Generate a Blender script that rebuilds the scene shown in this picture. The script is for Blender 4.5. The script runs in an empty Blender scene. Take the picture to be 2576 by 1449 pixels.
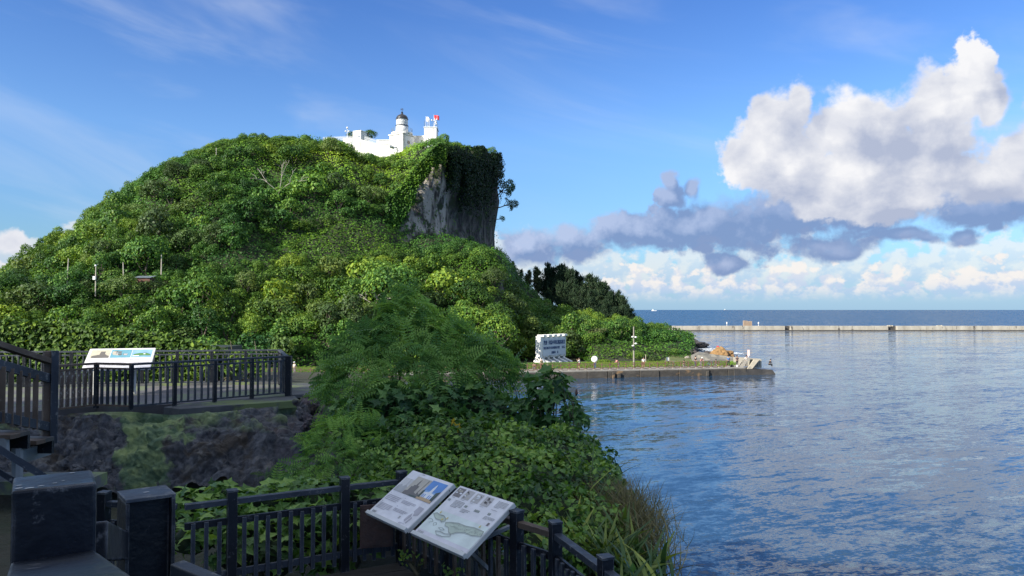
import bpy, bmesh, math, random
import numpy as np
from mathutils import Vector, Matrix, noise as mnoise
R = math.radians
rng = np.random.default_rng(7)
random.seed(7)
scene = bpy.context.scene
col = scene.collection
# ---------------------------------------------------------------- camera
CAM_Z = 10.2            # eye height above the water
F = 1900.0              # focal length in the pixels of a 2576 px wide picture
PITCH = math.atan(54.5 / F)
cd = bpy.data.cameras.new('camera'); cam = bpy.data.objects.new('camera', cd); col.objects.link(cam)
cam.location = (0, 0, CAM_Z); cam.rotation_euler = (R(90) + PITCH, 0, 0)
cd.sensor_width = 36; cd.lens = 36 * F / 2576; cd.clip_start = 0.05; cd.clip_end = 60000
scene.camera = cam
# ---------------------------------------------------------------- exposure
scene.view_settings.view_transform = 'Standard'; scene.view_settings.look = 'None'
scene.view_settings.gamma = 1; scene.view_settings.use_curve_mapping = False
scene.view_settings.exposure = 0.85
# ---------------------------------------------------------------- sun
SUN_EL, SUN_AZ = R(28), R(-127)      # azimuth from +Y (view direction), negative = left
sl = bpy.data.lights.new('sun', 'SUN'); sl.energy = 5.0; sl.angle = R(0.53); sl.color = (1.0, 0.93, 0.80)
so = bpy.data.objects.new('sun', sl); col.objects.link(so); so.location = (-60, -30, 60)
sdir = Vector((math.sin(SUN_AZ) * math.cos(SUN_EL), math.cos(SUN_AZ) * math.cos(SUN_EL), math.sin(SUN_EL)))
so.rotation_euler = sdir.to_track_quat('Z', 'Y').to_euler()

# ---------------------------------------------------------------- node helper
class NT:
    def __init__(s, tree): s.t = tree; s.n = tree.nodes; s.l = tree.links
    def put(s, sock, v):
        if isinstance(v, bpy.types.NodeSocket): s.l.new(v, sock)
        elif v is not None:
            if sock.type == 'RGBA' and len(v) == 3: v = (*v, 1)
            sock.default_value = v
    def m(s, op, a, b=None, c=None, clamp=False):
        n = s.n.new('ShaderNodeMath'); n.operation = op; n.use_clamp = clamp
        for i, v in enumerate((a, b, c)):
            if v is not None: s.put(n.inputs[i], v)
        return n.outputs[0]
    def v(s, op, a, b=None, out=0):
        n = s.n.new('ShaderNodeVectorMath'); n.operation = op
        s.put(n.inputs[0], a)
        if b is not None: s.put(n.inputs[3 if op == 'SCALE' else 1], b)
        return n.outputs[out]
    def noise(s, vec, scale, detail=3, rough=0.5, dist=0, lac=2.0, out=0, dim='3D'):
        n = s.n.new('ShaderNodeTexNoise'); n.noise_dimensions = dim
        if vec is not None: s.put(n.inputs['Vector'], vec)
        n.inputs['Scale'].default_value = scale; n.inputs['Detail'].default_value = detail
        n.inputs['Roughness'].default_value = rough; n.inputs['Distortion'].default_value = dist
        n.inputs['Lacunarity'].default_value = lac
        return n.outputs[out]
    def voro(s, vec, scale, feature='F1', out=0, rand=1.0):
        n = s.n.new('ShaderNodeTexVoronoi'); n.feature = feature
        if vec is not None: s.put(n.inputs['Vector'], vec)
        n.inputs['Scale'].default_value = scale; n.inputs['Randomness'].default_value = rand
        return n.outputs[out]
    def mr(s, v, a, b, c=0.0, d=1.0, smooth=False):
        n = s.n.new('ShaderNodeMapRange'); n.interpolation_type = 'SMOOTHSTEP' if smooth else 'LINEAR'
        s.put(n.inputs[0], v)
        for i, x in enumerate((a, b, c, d)): s.put(n.inputs[i + 1], x)
        return n.outputs[0]
    def mix(s, f, a, b, blend='MIX'):
        n = s.n.new('ShaderNodeMix'); n.data_type = 'RGBA'; n.blend_type = blend; n.clamp_factor = True
        s.put(n.inputs[0], f); s.put(n.inputs[6], a); s.put(n.inputs[7], b)
        return n.outputs[2]
    def sep(s, v):
        n = s.n.new('ShaderNodeSeparateXYZ'); s.put(n.inputs[0], v); return n.outputs
    def comb(s, x=0.0, y=0.0, z=0.0):
        n = s.n.new('ShaderNodeCombineXYZ')
        for i, q in enumerate((x, y, z)): s.put(n.inputs[i], q)
        return n.outputs[0]

# ---------------------------------------------------------------- world: Nishita sky with clouds
world = bpy.data.worlds.new('World'); scene.world = world; world.use_nodes = True
def pang(px, py):                       # direction of a picture point as azimuth, elevation
    az = math.atan((px - 1288) / F); return az, math.atan((779 - py) / math.hypot(F, px - 1288))
def build_world():
    t = world.node_tree; t.nodes.clear(); k = NT(t)
    out = t.nodes.new('ShaderNodeOutputWorld'); bg = t.nodes.new('ShaderNodeBackground')
    sky = t.nodes.new('ShaderNodeTexSky'); sky.sky_type = 'NISHITA'; sky.sun_disc = False
    sky.sun_elevation = SUN_EL; sky.sun_rotation = SUN_AZ % (2 * math.pi)
    sky.air_density = 1.0; sky.dust_density = 0.6; sky.ozone_density = 2.2; sky.altitude = 0
    tc = t.nodes.new('ShaderNodeTexCoord')
    d = k.v('NORMALIZE', tc.outputs['Generated'])
    x, y, z = k.sep(d)
    az = k.m('ARCTAN2', x, y); el = k.m('ARCSINE', z)
    p = k.comb(az, el, 0.0)
    skyc = sky.outputs[0]
    # richer blue towards the top of the view as in the clear marine air of the picture
    tone = k.mix(k.mr(el, 0.22, 0.42), k.mix(k.mr(el, 0.0, 0.22), SKY_LOW, SKY_MID), SKY_HIGH)
    tone = k.mix(k.mr(el, 0.42, 0.62), tone, (1.15, 1.15, 1.20))  # neutral above the view, added to whiten the light in the shade
    skyc = k.mix(1.0, skyc, tone, 'MULTIPLY')
    # --- a group: soft union of ellipses + fractal billows, density at a point
    def billow_group(name, blobs, nscale, amp, warp, detail=7, rough=0.58):
        g = bpy.data.node_groups.new(name, 'ShaderNodeTree')
        g.interface.new_socket('p', in_out='INPUT', socket_type='NodeSocketVector')
        g.interface.new_socket('d', in_out='OUTPUT', socket_type='NodeSocketFloat')
        gi = g.nodes.new('NodeGroupInput'); go = g.nodes.new('NodeGroupOutput'); q = NT(g)
        pp = gi.outputs[0]
        w = q.noise(pp, 9.0, 2, 0.5, out=1)
        pw = q.v('ADD', pp, q.v('SCALE', q.v('SUBTRACT', w, (0.5, 0.5, 0.5)), warp))
        s = None
        for (cx, cy, rx, ry) in blobs:
            a, e = pang(cx, cy); kx = math.cos(a) ** 2
            dd = q.v('MULTIPLY', q.v('SUBTRACT', pw, (a, e, 0)), (F / (rx * kx), F / ry, 0))
            v = q.m('SUBTRACT', 1.0, q.v('LENGTH', dd, out=1))
            s = v if s is None else q.m('SMOOTH_MAX', s, v, 0.14)
        n = q.noise(q.v('ADD', pp, (3.7, 1.3, 0)), nscale, detail, rough, out=0)
        # billows: ridged folds of a second noise give the cauliflower edge
        n2 = q.m('ABSOLUTE', q.m('SUBTRACT', q.noise(pp, nscale * 1.7, 4, 0.5), 0.5))
        n = q.m('ADD', q.m('MULTIPLY', q.m('SUBTRACT', n, 0.5), amp), q.m('MULTIPLY', q.m('SUBTRACT', 0.09, n2), -amp * 0.9))
        q.l.new(q.m('ADD', s, n), go.inputs[0])
        return g
    def use(g, vec):
        n = t.nodes.new('ShaderNodeGroup'); n.node_tree = g; k.put(n.inputs[0], vec); return n.outputs[0]
    off = (-0.022, 0.020, 0.0)
    # cirrus veils
    ci = k.noise(k.v('MULTIPLY', k.v('ADD', p, k.comb(0, k.m('MULTIPLY', az, 0.22), 0)), (1.3, 6.5, 1)), 1.6, 5, 0.55, 0.6)
    ci2 = k.noise(p, 2.2, 2, 0.5)
    cim = k.m('MULTIPLY', k.mr(ci, 0.44, 0.80, 0, 1, True), k.mr(ci2, 0.34, 0.62, 0, 0.46, True))
    cim = k.m('MULTIPLY', cim, k.mr(el, 0.02, 0.12))
    cim = k.m('MAXIMUM', cim, k.m('MULTIPLY', k.mr(el, 0.38, 0.65, 0, 0.9, True), k.mr(ci, 0.15, 0.50)))  # bright veil above the view, added to lift the foreground shade
    c = k.mix(cim, skyc, (6.6, 7.2, 8.2))
    # pale haze towards the horizon
    c = k.mix(k.mr(el, 0.10, -0.005, 0.0, 0.70, True), c, (3.5, 5.5, 7.9))
    # low cumulus line along the horizon, all the way round
    for (yo, h0, hv, sc, seed, bright) in ((0.020, 0.034, 0.052, 30.0, 3.1, 0.62), (0.008, 0.002, 0.058, 38.0, 9.7, 0.95), (0.006, -0.010, 0.046, 52.0, 5.2, 0.70)):
        ps = k.v('ADD', p, (seed, 0, 0))
        bump = k.noise(k.v('MULTIPLY', ps, (1, 1.25, 1)), sc, 6, 0.55)
        big = k.noise(k.v('MULTIPLY', ps, (1, 0.0, 1)), 6.0, 2, 0.5)
        top = k.m('ADD', h0, k.m('MULTIPLY', k.m('MULTIPLY', big, hv), 1.5))
        f = k.m('DIVIDE', k.m('SUBTRACT', top, k.m('SUBTRACT', el, yo)), 0.026)
        f = k.m('ADD', f, k.m('MULTIPLY', k.m('SUBTRACT', bump, 0.5), 6.2))
        vo = k.voro(k.v('MULTIPLY', ps, (1, 1.3, 1)), sc * 1.7, 'SMOOTH_F1')
        f = k.m('ADD', f, k.m('MULTIPLY', k.m('SUBTRACT', 0.35, vo), 1.5))
        msk = k.m('MULTIPLY', k.mr(f, 0.1, 0.75, 0, 1, True), k.mr(el, yo, yo + 0.022, 0, 1, True))
        b2 = k.noise(k.v('MULTIPLY', k.v('ADD', ps, (-0.010, 0.010, 0)), (1, 1.25, 1)), sc, 6, 0.55)
        rel = k.mr(k.m('SUBTRACT', bump, b2), -0.05, 0.10)
        hi = k.mr(el, yo, yo + 0.05, -0.25, 0.75)
        cc = k.mix(k.m('ADD', k.m('MULTIPLY', rel, 0.7), hi, clamp=True), (4.3, 5.5, 7.6), (8.6, 8.1, 7.7))
        c = k.mix(k.m('MULTIPLY', msk, k.m('MULTIPLY', bright, 0.9)), c, cc)
    # grey-blue flat bases and stray dark clouds
    grey = billow_group('grey_cloud', [
        (1335, 625, 120, 52), (1450, 612, 130, 44), (1600, 592, 170, 52), (1760, 562, 200, 76), (1960, 550, 260, 86), (2200, 545, 270, 76), (2450, 520, 270, 70),
        (2700, 505, 240, 75), (2110, 626, 150, 28), (2300, 606, 120, 22), (2440, 604, 62, 26), (2530, 566, 46, 22), (1815, 640, 78, 36), (1695, 482, 62, 44), (1705, 450, 34, 40), (1762, 475, 40, 30), (2900, 470, 250, 60)],
        19.0, 1.30, 0.07, 8, 0.64)
    g0 = use(grey, p); g1 = use(grey, k.v('ADD', p, (-0.012, 0.016, 0)))
    sn = k.noise(k.v('MULTIPLY', p, (1, 1.6, 1)), 7.0, 4, 0.6)
    gm = k.mr(g0, -0.04, k.mr(sn, 0.36, 0.62, 0.14, 0.75), 0, 1, True)
    gl = k.mr(k.m('SUBTRACT', g0, g1), 0.0, 0.62, 0, 1)
    gl = k.m('MULTIPLY', gl, k.mr(az, 0.42, 0.08, 0.35, 1.0))
    gcol = k.mix(gl, (1.9, 2.8, 5.0), (4.3, 5.1, 7.2))
    c = k.mix(k.m('MULTIPLY', gm, 0.94), c, gcol)
    # the big cumulus and its neighbour at the right
    white = billow_group('white_cloud', [
        (1890, 400, 84, 90), (1965, 315, 84, 96), (2020, 262, 46, 66), (1990, 430, 170, 95), (2130, 330, 120, 100), (2230, 320, 120, 95), (2150, 440, 230, 115),
        (2345, 250, 100, 90), (2470, 190, 60, 85), (2360, 330, 150, 100), (2500, 240, 60, 80), (2430, 235, 80, 80), (2330, 420, 190, 90), (2215, 510, 210, 60), (2060, 520, 90, 40),
        (2600, 410, 150, 85), (2720, 330, 190, 120), (2480, 455, 110, 55), (2800, 400, 260, 110), (3050, 420, 260, 90),
        (20, 610, 75, 34), (-60, 690, 110, 40), (-260, 560, 190, 60)],
        17.0, 1.30, 0.035, 8, 0.63)
    w0 = use(white, p); w1 = use(white, k.v('ADD', p, off))
    wm = k.mr(w0, -0.05, k.mr(k.noise(p, 5.0, 4, 0.6), 0.38, 0.62, 0.10, 0.55), 0, 1, True)
    soft = k.noise(k.v('MULTIPLY', p, (1, 1.5, 1)), 8.5, 6, 0.55, 0.3)
    rel = k.mr(k.m('SUBTRACT', w0, w1), -0.35, 0.45)
    edge = k.mr(w0, 0.0, 0.55, 0.30, 0.0)
    lit = k.m('ADD', k.m('ADD', k.m('MULTIPLY', rel, 0.55), edge), k.mr(soft, 0.36, 0.62, -0.20, 0.50))
    lit = k.m('SUBTRACT', lit, k.mr(el, 0.150, 0.095, 0.0, 0.30), clamp=True)
    wcol = k.mix(lit, (4.0, 4.5, 5.9), (8.3, 8.3, 8.5))
    c = k.mix(wm, c, wcol)
    # below the horizon: plain sea-coloured dark so nothing glows from underneath
    c = k.mix(k.mr(el, -0.002, -0.02), c, (1.0, 1.8, 3.0))
    k.put(bg.inputs[0], c); bg.inputs[1].default_value = SKY_STRENGTH
    t.links.new(bg.outputs[0], out.inputs[0])
    world.cycles.sampling_method = 'MANUAL'; world.cycles.sample_map_resolution = 512
SKY_LOW = (0.62, 0.90, 1.16); SKY_MID = (0.92, 1.28, 1.75); SKY_HIGH = (0.60, 0.98, 1.66); SKY_STRENGTH = 0.063
build_world()
scene.cycles.max_bounces = 6; scene.cycles.diffuse_bounces = 3; scene.cycles.glossy_bounces = 3
scene.cycles.transparent_max_bounces = 8; scene.cycles.use_denoising = True
scene.cycles.caustics_reflective = False; scene.cycles.caustics_refractive = False

# ---------------------------------------------------------------- geometry helpers
def at(px, py, Y=None, z=None):
    """the world point seen at a picture point, at a given distance Y or height z above the water"""
    c, s = math.cos(PITCH), math.sin(PITCH)
    dx, u = (px - 1288) / F, (724.5 - py) / F
    d = Vector((dx, c - u * s, s + u * c))
    t = Y / d.y if Y is not None else (z - CAM_Z) / d.z
    return Vector((d.x * t, d.y * t, CAM_Z + d.z * t))
def tag(o, label=None, cat=None, group=None, kind=None):
    if label: o['label'] = label
    if cat: o['category'] = cat
    if group: o['group'] = group
    if kind: o['kind'] = kind
    return o
def link(name, me, mat=None, parent=None):
    o = bpy.data.objects.new(name, me); col.objects.link(o)
    if mat is not None and me is not None:
        for q in (mat if isinstance(mat, (list, tuple)) else [mat]): me.materials.append(q)
    if parent is not None: o.parent = parent
    return o
def empty(name, loc=(0, 0, 0), label=None, cat=None, group=None, rz=0):
    o = bpy.data.objects.new(name, None); col.objects.link(o); o.location = loc; o.rotation_euler.z = rz
    o.empty_display_size = 0.3
    return tag(o, label, cat, group)
class MB:
    """collects shapes and links them as one mesh"""
    def __init__(s): s.v = []; s.f = []; s.mi = []
    def add(s, vs, fs, mi=0):
        b = len(s.v); s.v += [tuple(v) for v in vs]; s.f += [tuple(i + b for i in f) for f in fs]; s.mi += [mi] * len(fs); return s
    def box(s, c, size, rz=0, mi=0, top=1.0, rot=None, taper=None):
        hx, hy, hz = (q / 2 for q in size); m = rot if rot is not None else Matrix.Rotation(rz, 3, 'Z')
        vs = []
        for z in (-1, 1):
            k = top if z > 0 else 1.0
            for x, y in ((-1, -1), (1, -1), (1, 1), (-1, 1)):
                vs.append(Vector(c) + m @ Vector((x * hx * k, y * hy * k, z * hz)))
        return s.add(vs, [(3, 2, 1, 0), (4, 5, 6, 7), (0, 1, 5, 4), (1, 2, 6, 5), (2, 3, 7, 6), (3, 0, 4, 7)], mi)
    def beam(s, a, b, w, h, mi=0, up=(0, 0, 1), roll=0):
        a, b = Vector(a), Vector(b); d = b - a; L = d.length
        if L < 1e-6: return s
        y = d / L; x = y.cross(Vector(up))
        if x.length < 1e-4: x = Vector((1, 0, 0))
        x.normalize(); z = x.cross(y)
        m = Matrix((x, y, z)).transposed()
        if roll: m = Matrix.Rotation(roll, 3, y) @ m
        return s.box((a + b) / 2, (w, L, h), rot=m, mi=mi)
    def tube(s, pts, rad, n=8, mi=0, cap=True):
        pts = [Vector(p) for p in pts]; rad = rad if isinstance(rad, (list, tuple)) else [rad] * len(pts)
        vs = []; up = Vector((0.13, 0.31, 1)).normalized()
        for i, p in enumerate(pts):
            d = (pts[min(i + 1, len(pts) - 1)] - pts[max(i - 1, 0)]).normalized()
            x = d.cross(up)
            if x.length < 0.05: x = d.cross(Vector((1, 0, 0)))
            x.normalize(); y = d.cross(x)
            for j in range(n):
                a = 2 * math.pi * j / n; vs.append(p + (x * math.cos(a) + y * math.sin(a)) * rad[i])
        fs = [(i * n + j, i * n + (j + 1) % n, (i + 1) * n + (j + 1) % n, (i + 1) * n + j) for i in range(len(pts) - 1) for j in range(n)]
        if cap: fs += [tuple(range(n)), tuple(range((len(pts) - 1) * n, len(pts) * n))[::-1]]
        return s.add(vs, fs, mi)
    def lathe(s, c, prof, n=24, mi=0):
        c = Vector(c); vs = [c + Vector((r * math.cos(2 * math.pi * j / n), r * math.sin(2 * math.pi * j / n), z)) for r, z in prof for j in range(n)]
        fs = [(i * n + j, i * n + (j + 1) % n, (i + 1) * n + (j + 1) % n, (i + 1) * n + j) for i in range(len(prof) - 1) for j in range(n)]
        if prof[0][0] > 1e-4: fs.append(tuple(range(n))[::-1])
        if prof[-1][0] > 1e-4: fs.append(tuple(range((len(prof) - 1) * n, len(prof) * n)))
        return s.add(vs, fs, mi)
    def prism(s, pts, depth, axis, mi=0):
        """extrudes a closed outline along a vector"""
        pts = [Vector(p) for p in pts]; d = Vector(axis).normalized() * depth; n = len(pts)
        return s.add(pts + [p + d for p in pts], [tuple(range(n))[::-1], tuple(range(n, 2 * n))] + [(i, (i + 1) % n, n + (i + 1) % n, n + i) for i in range(n)], mi)
    def mesh(s, name, smooth=False, fix=True):
        me = bpy.data.meshes.new(name); me.from_pydata(s.v, [], s.f)
        if fix:
            bm = bmesh.new(); bm.from_mesh(me); bmesh.ops.recalc_face_normals(bm, faces=bm.faces); bm.to_mesh(me); bm.free()
        if max(s.mi, default=0): me.polygons.foreach_set('material_index', s.mi)
        if smooth: me.shade_smooth()
        me.update(); return me
    def build(s, name, mat, parent=None, smooth=False, bevel=0):
        o = link(name, s.mesh(name, smooth), mat, parent)
        if bevel:
            b = o.modifiers.new('bevel', 'BEVEL'); b.width = bevel; b.segments = 2; b.limit_method = 'ANGLE'
        return o
def np_mesh(name, verts, faces, nper, tint=None, smooth=False):
    """a mesh from numpy arrays; faces flat index array with nper corners each; tint one value per vertex"""
    me = bpy.data.meshes.new(name); nv = len(verts); nf = len(faces) // nper
    me.vertices.add(nv); me.vertices.foreach_set('co', np.ascontiguousarray(verts, dtype=np.float32).ravel())
    me.loops.add(nf * nper); me.loops.foreach_set('vertex_index', np.ascontiguousarray(faces, dtype=np.int32))
    me.polygons.add(nf); me.polygons.foreach_set('loop_start', np.arange(0, nf * nper, nper, dtype=np.int32))
    me.update(calc_edges=True)
    if tint is not None:
        a = me.attributes.new('tint', 'FLOAT', 'POINT'); a.data.foreach_set('value', np.ascontiguousarray(tint, dtype=np.float32))
    me.polygons.foreach_set('use_smooth', np.full(nf, smooth))
    me.validate(clean_customdata=False); return me
def copy_tree(o, parent=None, **kw):
    c = o.copy(); col.objects.link(c)
    if parent is not None: c.parent = parent; c.matrix_parent_inverse = o.matrix_parent_inverse.copy()
    for ch in KIDS.get(o, []): copy_tree(ch, c)
    return c
KIDS = {}
def kids_of(o):
    KIDS[o] = [q for q in col.objects if q.parent == o]
    for q in KIDS[o]: kids_of(q)

# ---------------------------------------------------------------- materials
def material(name): 
    m = bpy.data.materials.new(name); m.use_nodes = True; t = m.node_tree; t.nodes.clear()
    k = NT(t); out = t.nodes.new('ShaderNodeOutputMaterial'); return m, k, out
def surf(name, ca, cb=None, scale=3.0, rough=0.7, metal=0.0, bump=0.0, bscale=None, cc=None, cscale=1.0, camt=0.35, spec=0.5, stretch=(1, 1, 1), detail=5):
    """weathered surface: two colours mixed by fractal noise, a third as patches, fine relief"""
    m, k, out = material(name); b = k.n.new('ShaderNodeBsdfPrincipled')
    g = k.n.new('ShaderNodeTexCoord').outputs['Object']; g = k.v('MULTIPLY', g, stretch)
    cb = cb or tuple(c * 0.7 for c in ca)
    c = k.mix(k.mr(k.noise(g, scale, detail, 0.6), 0.32, 0.68), ca, cb)
    if cc: c = k.mix(k.mr(k.noise(g, cscale, 5, 0.65), 0.60 - camt * 0.3, 0.66 - camt * 0.2, 0, 1, True), c, cc)
    k.put(b.inputs['Base Color'], c); b.inputs['Metallic'].default_value = metal; b.inputs['Specular IOR Level'].default_value = spec
    k.put(b.inputs['Roughness'], k.mr(k.noise(g, scale * 2.3, 3), 0.3, 0.7, max(0.02, rough - 0.1), min(1, rough + 0.1)))
    if bump:
        bn = k.n.new('ShaderNodeBump'); bn.inputs['Distance'].default_value = bump; bn.inputs['Strength'].default_value = 0.8
        k.put(bn.inputs['Height'], k.noise(g, bscale or scale * 4, 6, 0.65)); k.put(b.inputs['Normal'], bn.outputs[0])
    k.l.new(b.outputs[0], out.inputs[0]); return m
def plain(name, c, rough=0.6, metal=0.0):
    m, k, out = material(name); b = k.n.new('ShaderNodeBsdfPrincipled'); g = k.n.new('ShaderNodeTexCoord').outputs['Object']
    k.put(b.inputs['Base Color'], k.mix(k.mr(k.noise(g, 6, 3), 0.3, 0.7), c, tuple(x * 0.82 for x in c)))
    b.inputs['Roughness'].default_value = rough; b.inputs['Metallic'].default_value = metal
    k.l.new(b.outputs[0], out.inputs[0]); return m
def leafmat(name, dark, mid, light, trans=0.35, gloss=0.25, rnd=0.35, rough=0.45, per_obj=True, hue=False):
    """leaf colours run along the 'tint' of each leaf, shifted a little per plant"""
    m, k, out = material(name)
    t = k.n.new('ShaderNodeAttribute'); t.attribute_name = 'tint'; f = t.outputs['Fac']
    if per_obj:
        oi = k.n.new('ShaderNodeObjectInfo'); f = k.m('ADD', f, k.m('MULTIPLY', k.m('SUBTRACT', oi.outputs['Random'], 0.5), rnd))
    cr = k.n.new('ShaderNodeValToRGB'); k.put(cr.inputs[0], f); e = cr.color_ramp.elements
    e[0].position = 0.05; e[0].color = (*dark, 1); e[1].position = 0.95; e[1].color = (*light, 1)
    n = e.new(0.5); n.color = (*mid, 1)
    c = cr.outputs[0]
    if hue:          # species drift over the ground: warmer and greyer stands
        gp = k.n.new('ShaderNodeNewGeometry').outputs['Position']
        c = k.mix(k.mr(k.noise(gp, 0.045, 3, 0.6), 0.38, 0.62, 0, 1, True), k.mix(1.0, c, (0.76, 0.95, 1.05), 'MULTIPLY'), k.mix(1.0, c, (1.12, 1.06, 0.80), 'MULTIPLY'))
        c = k.mix(k.mr(k.noise(gp, 0.13, 3, 0.6), 0.52, 0.66, 0, 0.55, True), c, k.mix(1.0, c, (0.62, 0.62, 0.85), 'MULTIPLY'))
        if per_obj: c = k.mix(k.mr(k.m('FRACT', k.m('MULTIPLY', oi.outputs['Random'], 37.7)), 0.72, 0.78, 0, 0.55), c, (0.075, 0.098, 0.045))
    d = k.n.new('ShaderNodeBsdfPrincipled'); k.put(d.inputs['Base Color'], c); d.inputs['Roughness'].default_value = rough
    d.inputs['Specular IOR Level'].default_value = gloss
    tr = k.n.new('ShaderNodeBsdfTranslucent'); k.put(tr.inputs[0], k.mix(1.0, c, (1.35, 1.30, 0.55), 'MULTIPLY'))
    mx = k.n.new('ShaderNodeMixShader'); mx.inputs[0].default_value = trans
    k.l.new(d.outputs[0], mx.inputs[1]); k.l.new(tr.outputs[0], mx.inputs[2]); k.l.new(mx.outputs[0], out.inputs[0]); return m
# ================================================================ WATER
def build_water():
    m, k, out = material('sea_water'); b = k.n.new('ShaderNodeBsdfPrincipled')
    g = k.n.new('ShaderNodeNewGeometry').outputs['Position']; x, y, z = k.sep(g)
    open_sea = k.mr(y, 366.0, 369.0)
    rot = k.n.new('ShaderNodeVectorRotate'); rot.rotation_type = 'Z_AXIS'; k.put(rot.inputs['Vector'], g); rot.inputs['Angle'].default_value = R(-24); r = rot.outputs[0]
    half = (0.5, 0.5, 0.5)
    def slope(vec, st, sc, amp, det=3):
        n = k.noise(k.v('MULTIPLY', vec, st), sc, det, 0.55, out=1)
        return k.v('MULTIPLY', k.v('SUBTRACT', n, half), (amp * 0.5, amp, 0))
    near = k.mr(y, 20, 130, 1.0, 0.35)
    patch = k.mr(k.noise(k.v('MULTIPLY', r, (0.35, 1, 1)), 0.05, 3, 0.55), 0.38, 0.62, 0.35, 1.25, True)
    s = slope(r, (0.35, 1.0, 1.0), 0.16, 0.20, 3)
    s = k.v('ADD', s, slope(r, (0.4, 1.0, 1.0), 0.75, 0.28, 3))
    s = k.v('ADD', s, k.v('SCALE', slope(r, (0.4, 1.0, 1.0), 2.6, 0.50, 3), patch))
    s = k.v('ADD', s, k.v('SCALE', slope(g, (0.7, 1.2, 1.0), 7.5, 0.50, 2), k.m('MULTIPLY', near, patch)))
    s = k.v('ADD', s, k.v('SCALE', slope(g, (0.5, 1.0, 1.0), 0.35, 0.9, 4), open_sea))
    s = k.v('ADD', s, k.v('SCALE', k.comb(0.0, -0.15, 0.0), open_sea))      # far off only the wave sides that lean this way show
    nrm = k.v('NORMALIZE', k.v('ADD', s, (0, 0, 1.0)))
    k.put(b.inputs['Normal'], nrm)
    k.put(b.inputs['Base Color'], k.mix(open_sea, (0.020, 0.055, 0.110), (0.012, 0.055, 0.110)))
    k.put(b.inputs['Roughness'], k.m('MULTIPLY_ADD', open_sea, 0.2, 0.05)); b.inputs['IOR'].default_value = 1.333
    k.l.new(b.outputs[0], out.inputs[0])
    mb = MB(); xs = [-26000, -400, 400, 26000]; ys = [-3000, -100, 600, 30000]
    mb.add([(a, c, 0) for c in ys for a in xs], [(j * 4 + i, j * 4 + i + 1, j * 4 + i + 5, j * 4 + i + 4) for j in range(3) for i in range(3)])
    o = mb.build('sea_water', m); tag(o, kind='structure')
build_water()

# ================================================================ HILL TERRAIN
RIDGE = [(-900, 800), (-500, 770), (-250, 735), (-60, 700), (0, 690), (60, 640), (130, 583), (175, 588), (240, 520), (340, 460), (400, 425), (450, 398), (560, 352), (640, 346), (730, 342), (800, 346), (862, 352), (900, 376), (960, 386), (1000, 378), (1040, 362), (1100, 345), (1150, 354), (1240, 378), (1262, 384), (1500, 390)]   # skyline in picture pixels
LOWR = [(-400, 30), (-20, 27), (-3, 24), (2, 17), (8, 11), (15, 8), (30, 5), (45, 3.0), (58, 1.2), (66, -2.0), (90, -3)]
LOWCAP = [(-500, 779), (1200, 600), (1240, 640), (1262, 672), (1290, 715), (1340, 750), (1400, 765), (1500, 790), (1600, 800), (1660, 815), (1720, 850), (1800, 870)]   # top of the broadleaf scrub east of the cliff
CLIFF = [(-70, 118), (-39, 146), (-22, 160), (-14.8, 165), (-4.5, 198), (-5, 240), (-12, 300)]
def lerp_tab(tab, x):
    return np.interp(x, [q[0] for q in tab], [q[1] for q in tab])
def quay_y(x): return 110.0 + 0.229 * np.asarray(x)
def foot_y(x): return 120.5 + 0.229 * x
def cliff_dist(x, y):
    """distance to the cliff line, positive on the low (seaward) side"""
    best = np.full(np.shape(x), 1e9); sgn = np.ones(np.shape(x))
    for (ax, ay), (bx, by) in zip(CLIFF[:-1], CLIFF[1:]):
        ex, ey = bx - ax, by - ay; t = np.clip(((x - ax) * ex + (y - ay) * ey) / (ex * ex + ey * ey), 0, 1)
        dx, dy = x - ax - t * ex, y - ay - t * ey; d = np.hypot(dx, dy); cr = ex * (y - ay) - ey * (x - ax)
        w = d < best; best = np.where(w, d, best); sgn = np.where(w, np.where(cr < 0, 1.0, -1.0), sgn)
    return best * sgn
def vnoise(x, y, sc, seed=0.0):
    """cheap smooth value noise, vectorised"""
    x = np.asarray(x) * sc + seed * 17.3; y = np.asarray(y) * sc + seed * 5.7
    xi, yi = np.floor(x), np.floor(y); fx, fy = x - xi, y - yi
    fx, fy = fx * fx * (3 - 2 * fx), fy * fy * (3 - 2 * fy)
    h = lambda a, b: (np.sin(a * 127.1 + b * 311.7 + seed * 74.7) * 43758.5453) % 1.0
    return (h(xi, yi) * (1 - fx) + h(xi + 1, yi) * fx) * (1 - fy) + (h(xi, yi + 1) * (1 - fx) + h(xi + 1, yi + 1) * fx) * fy
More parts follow.
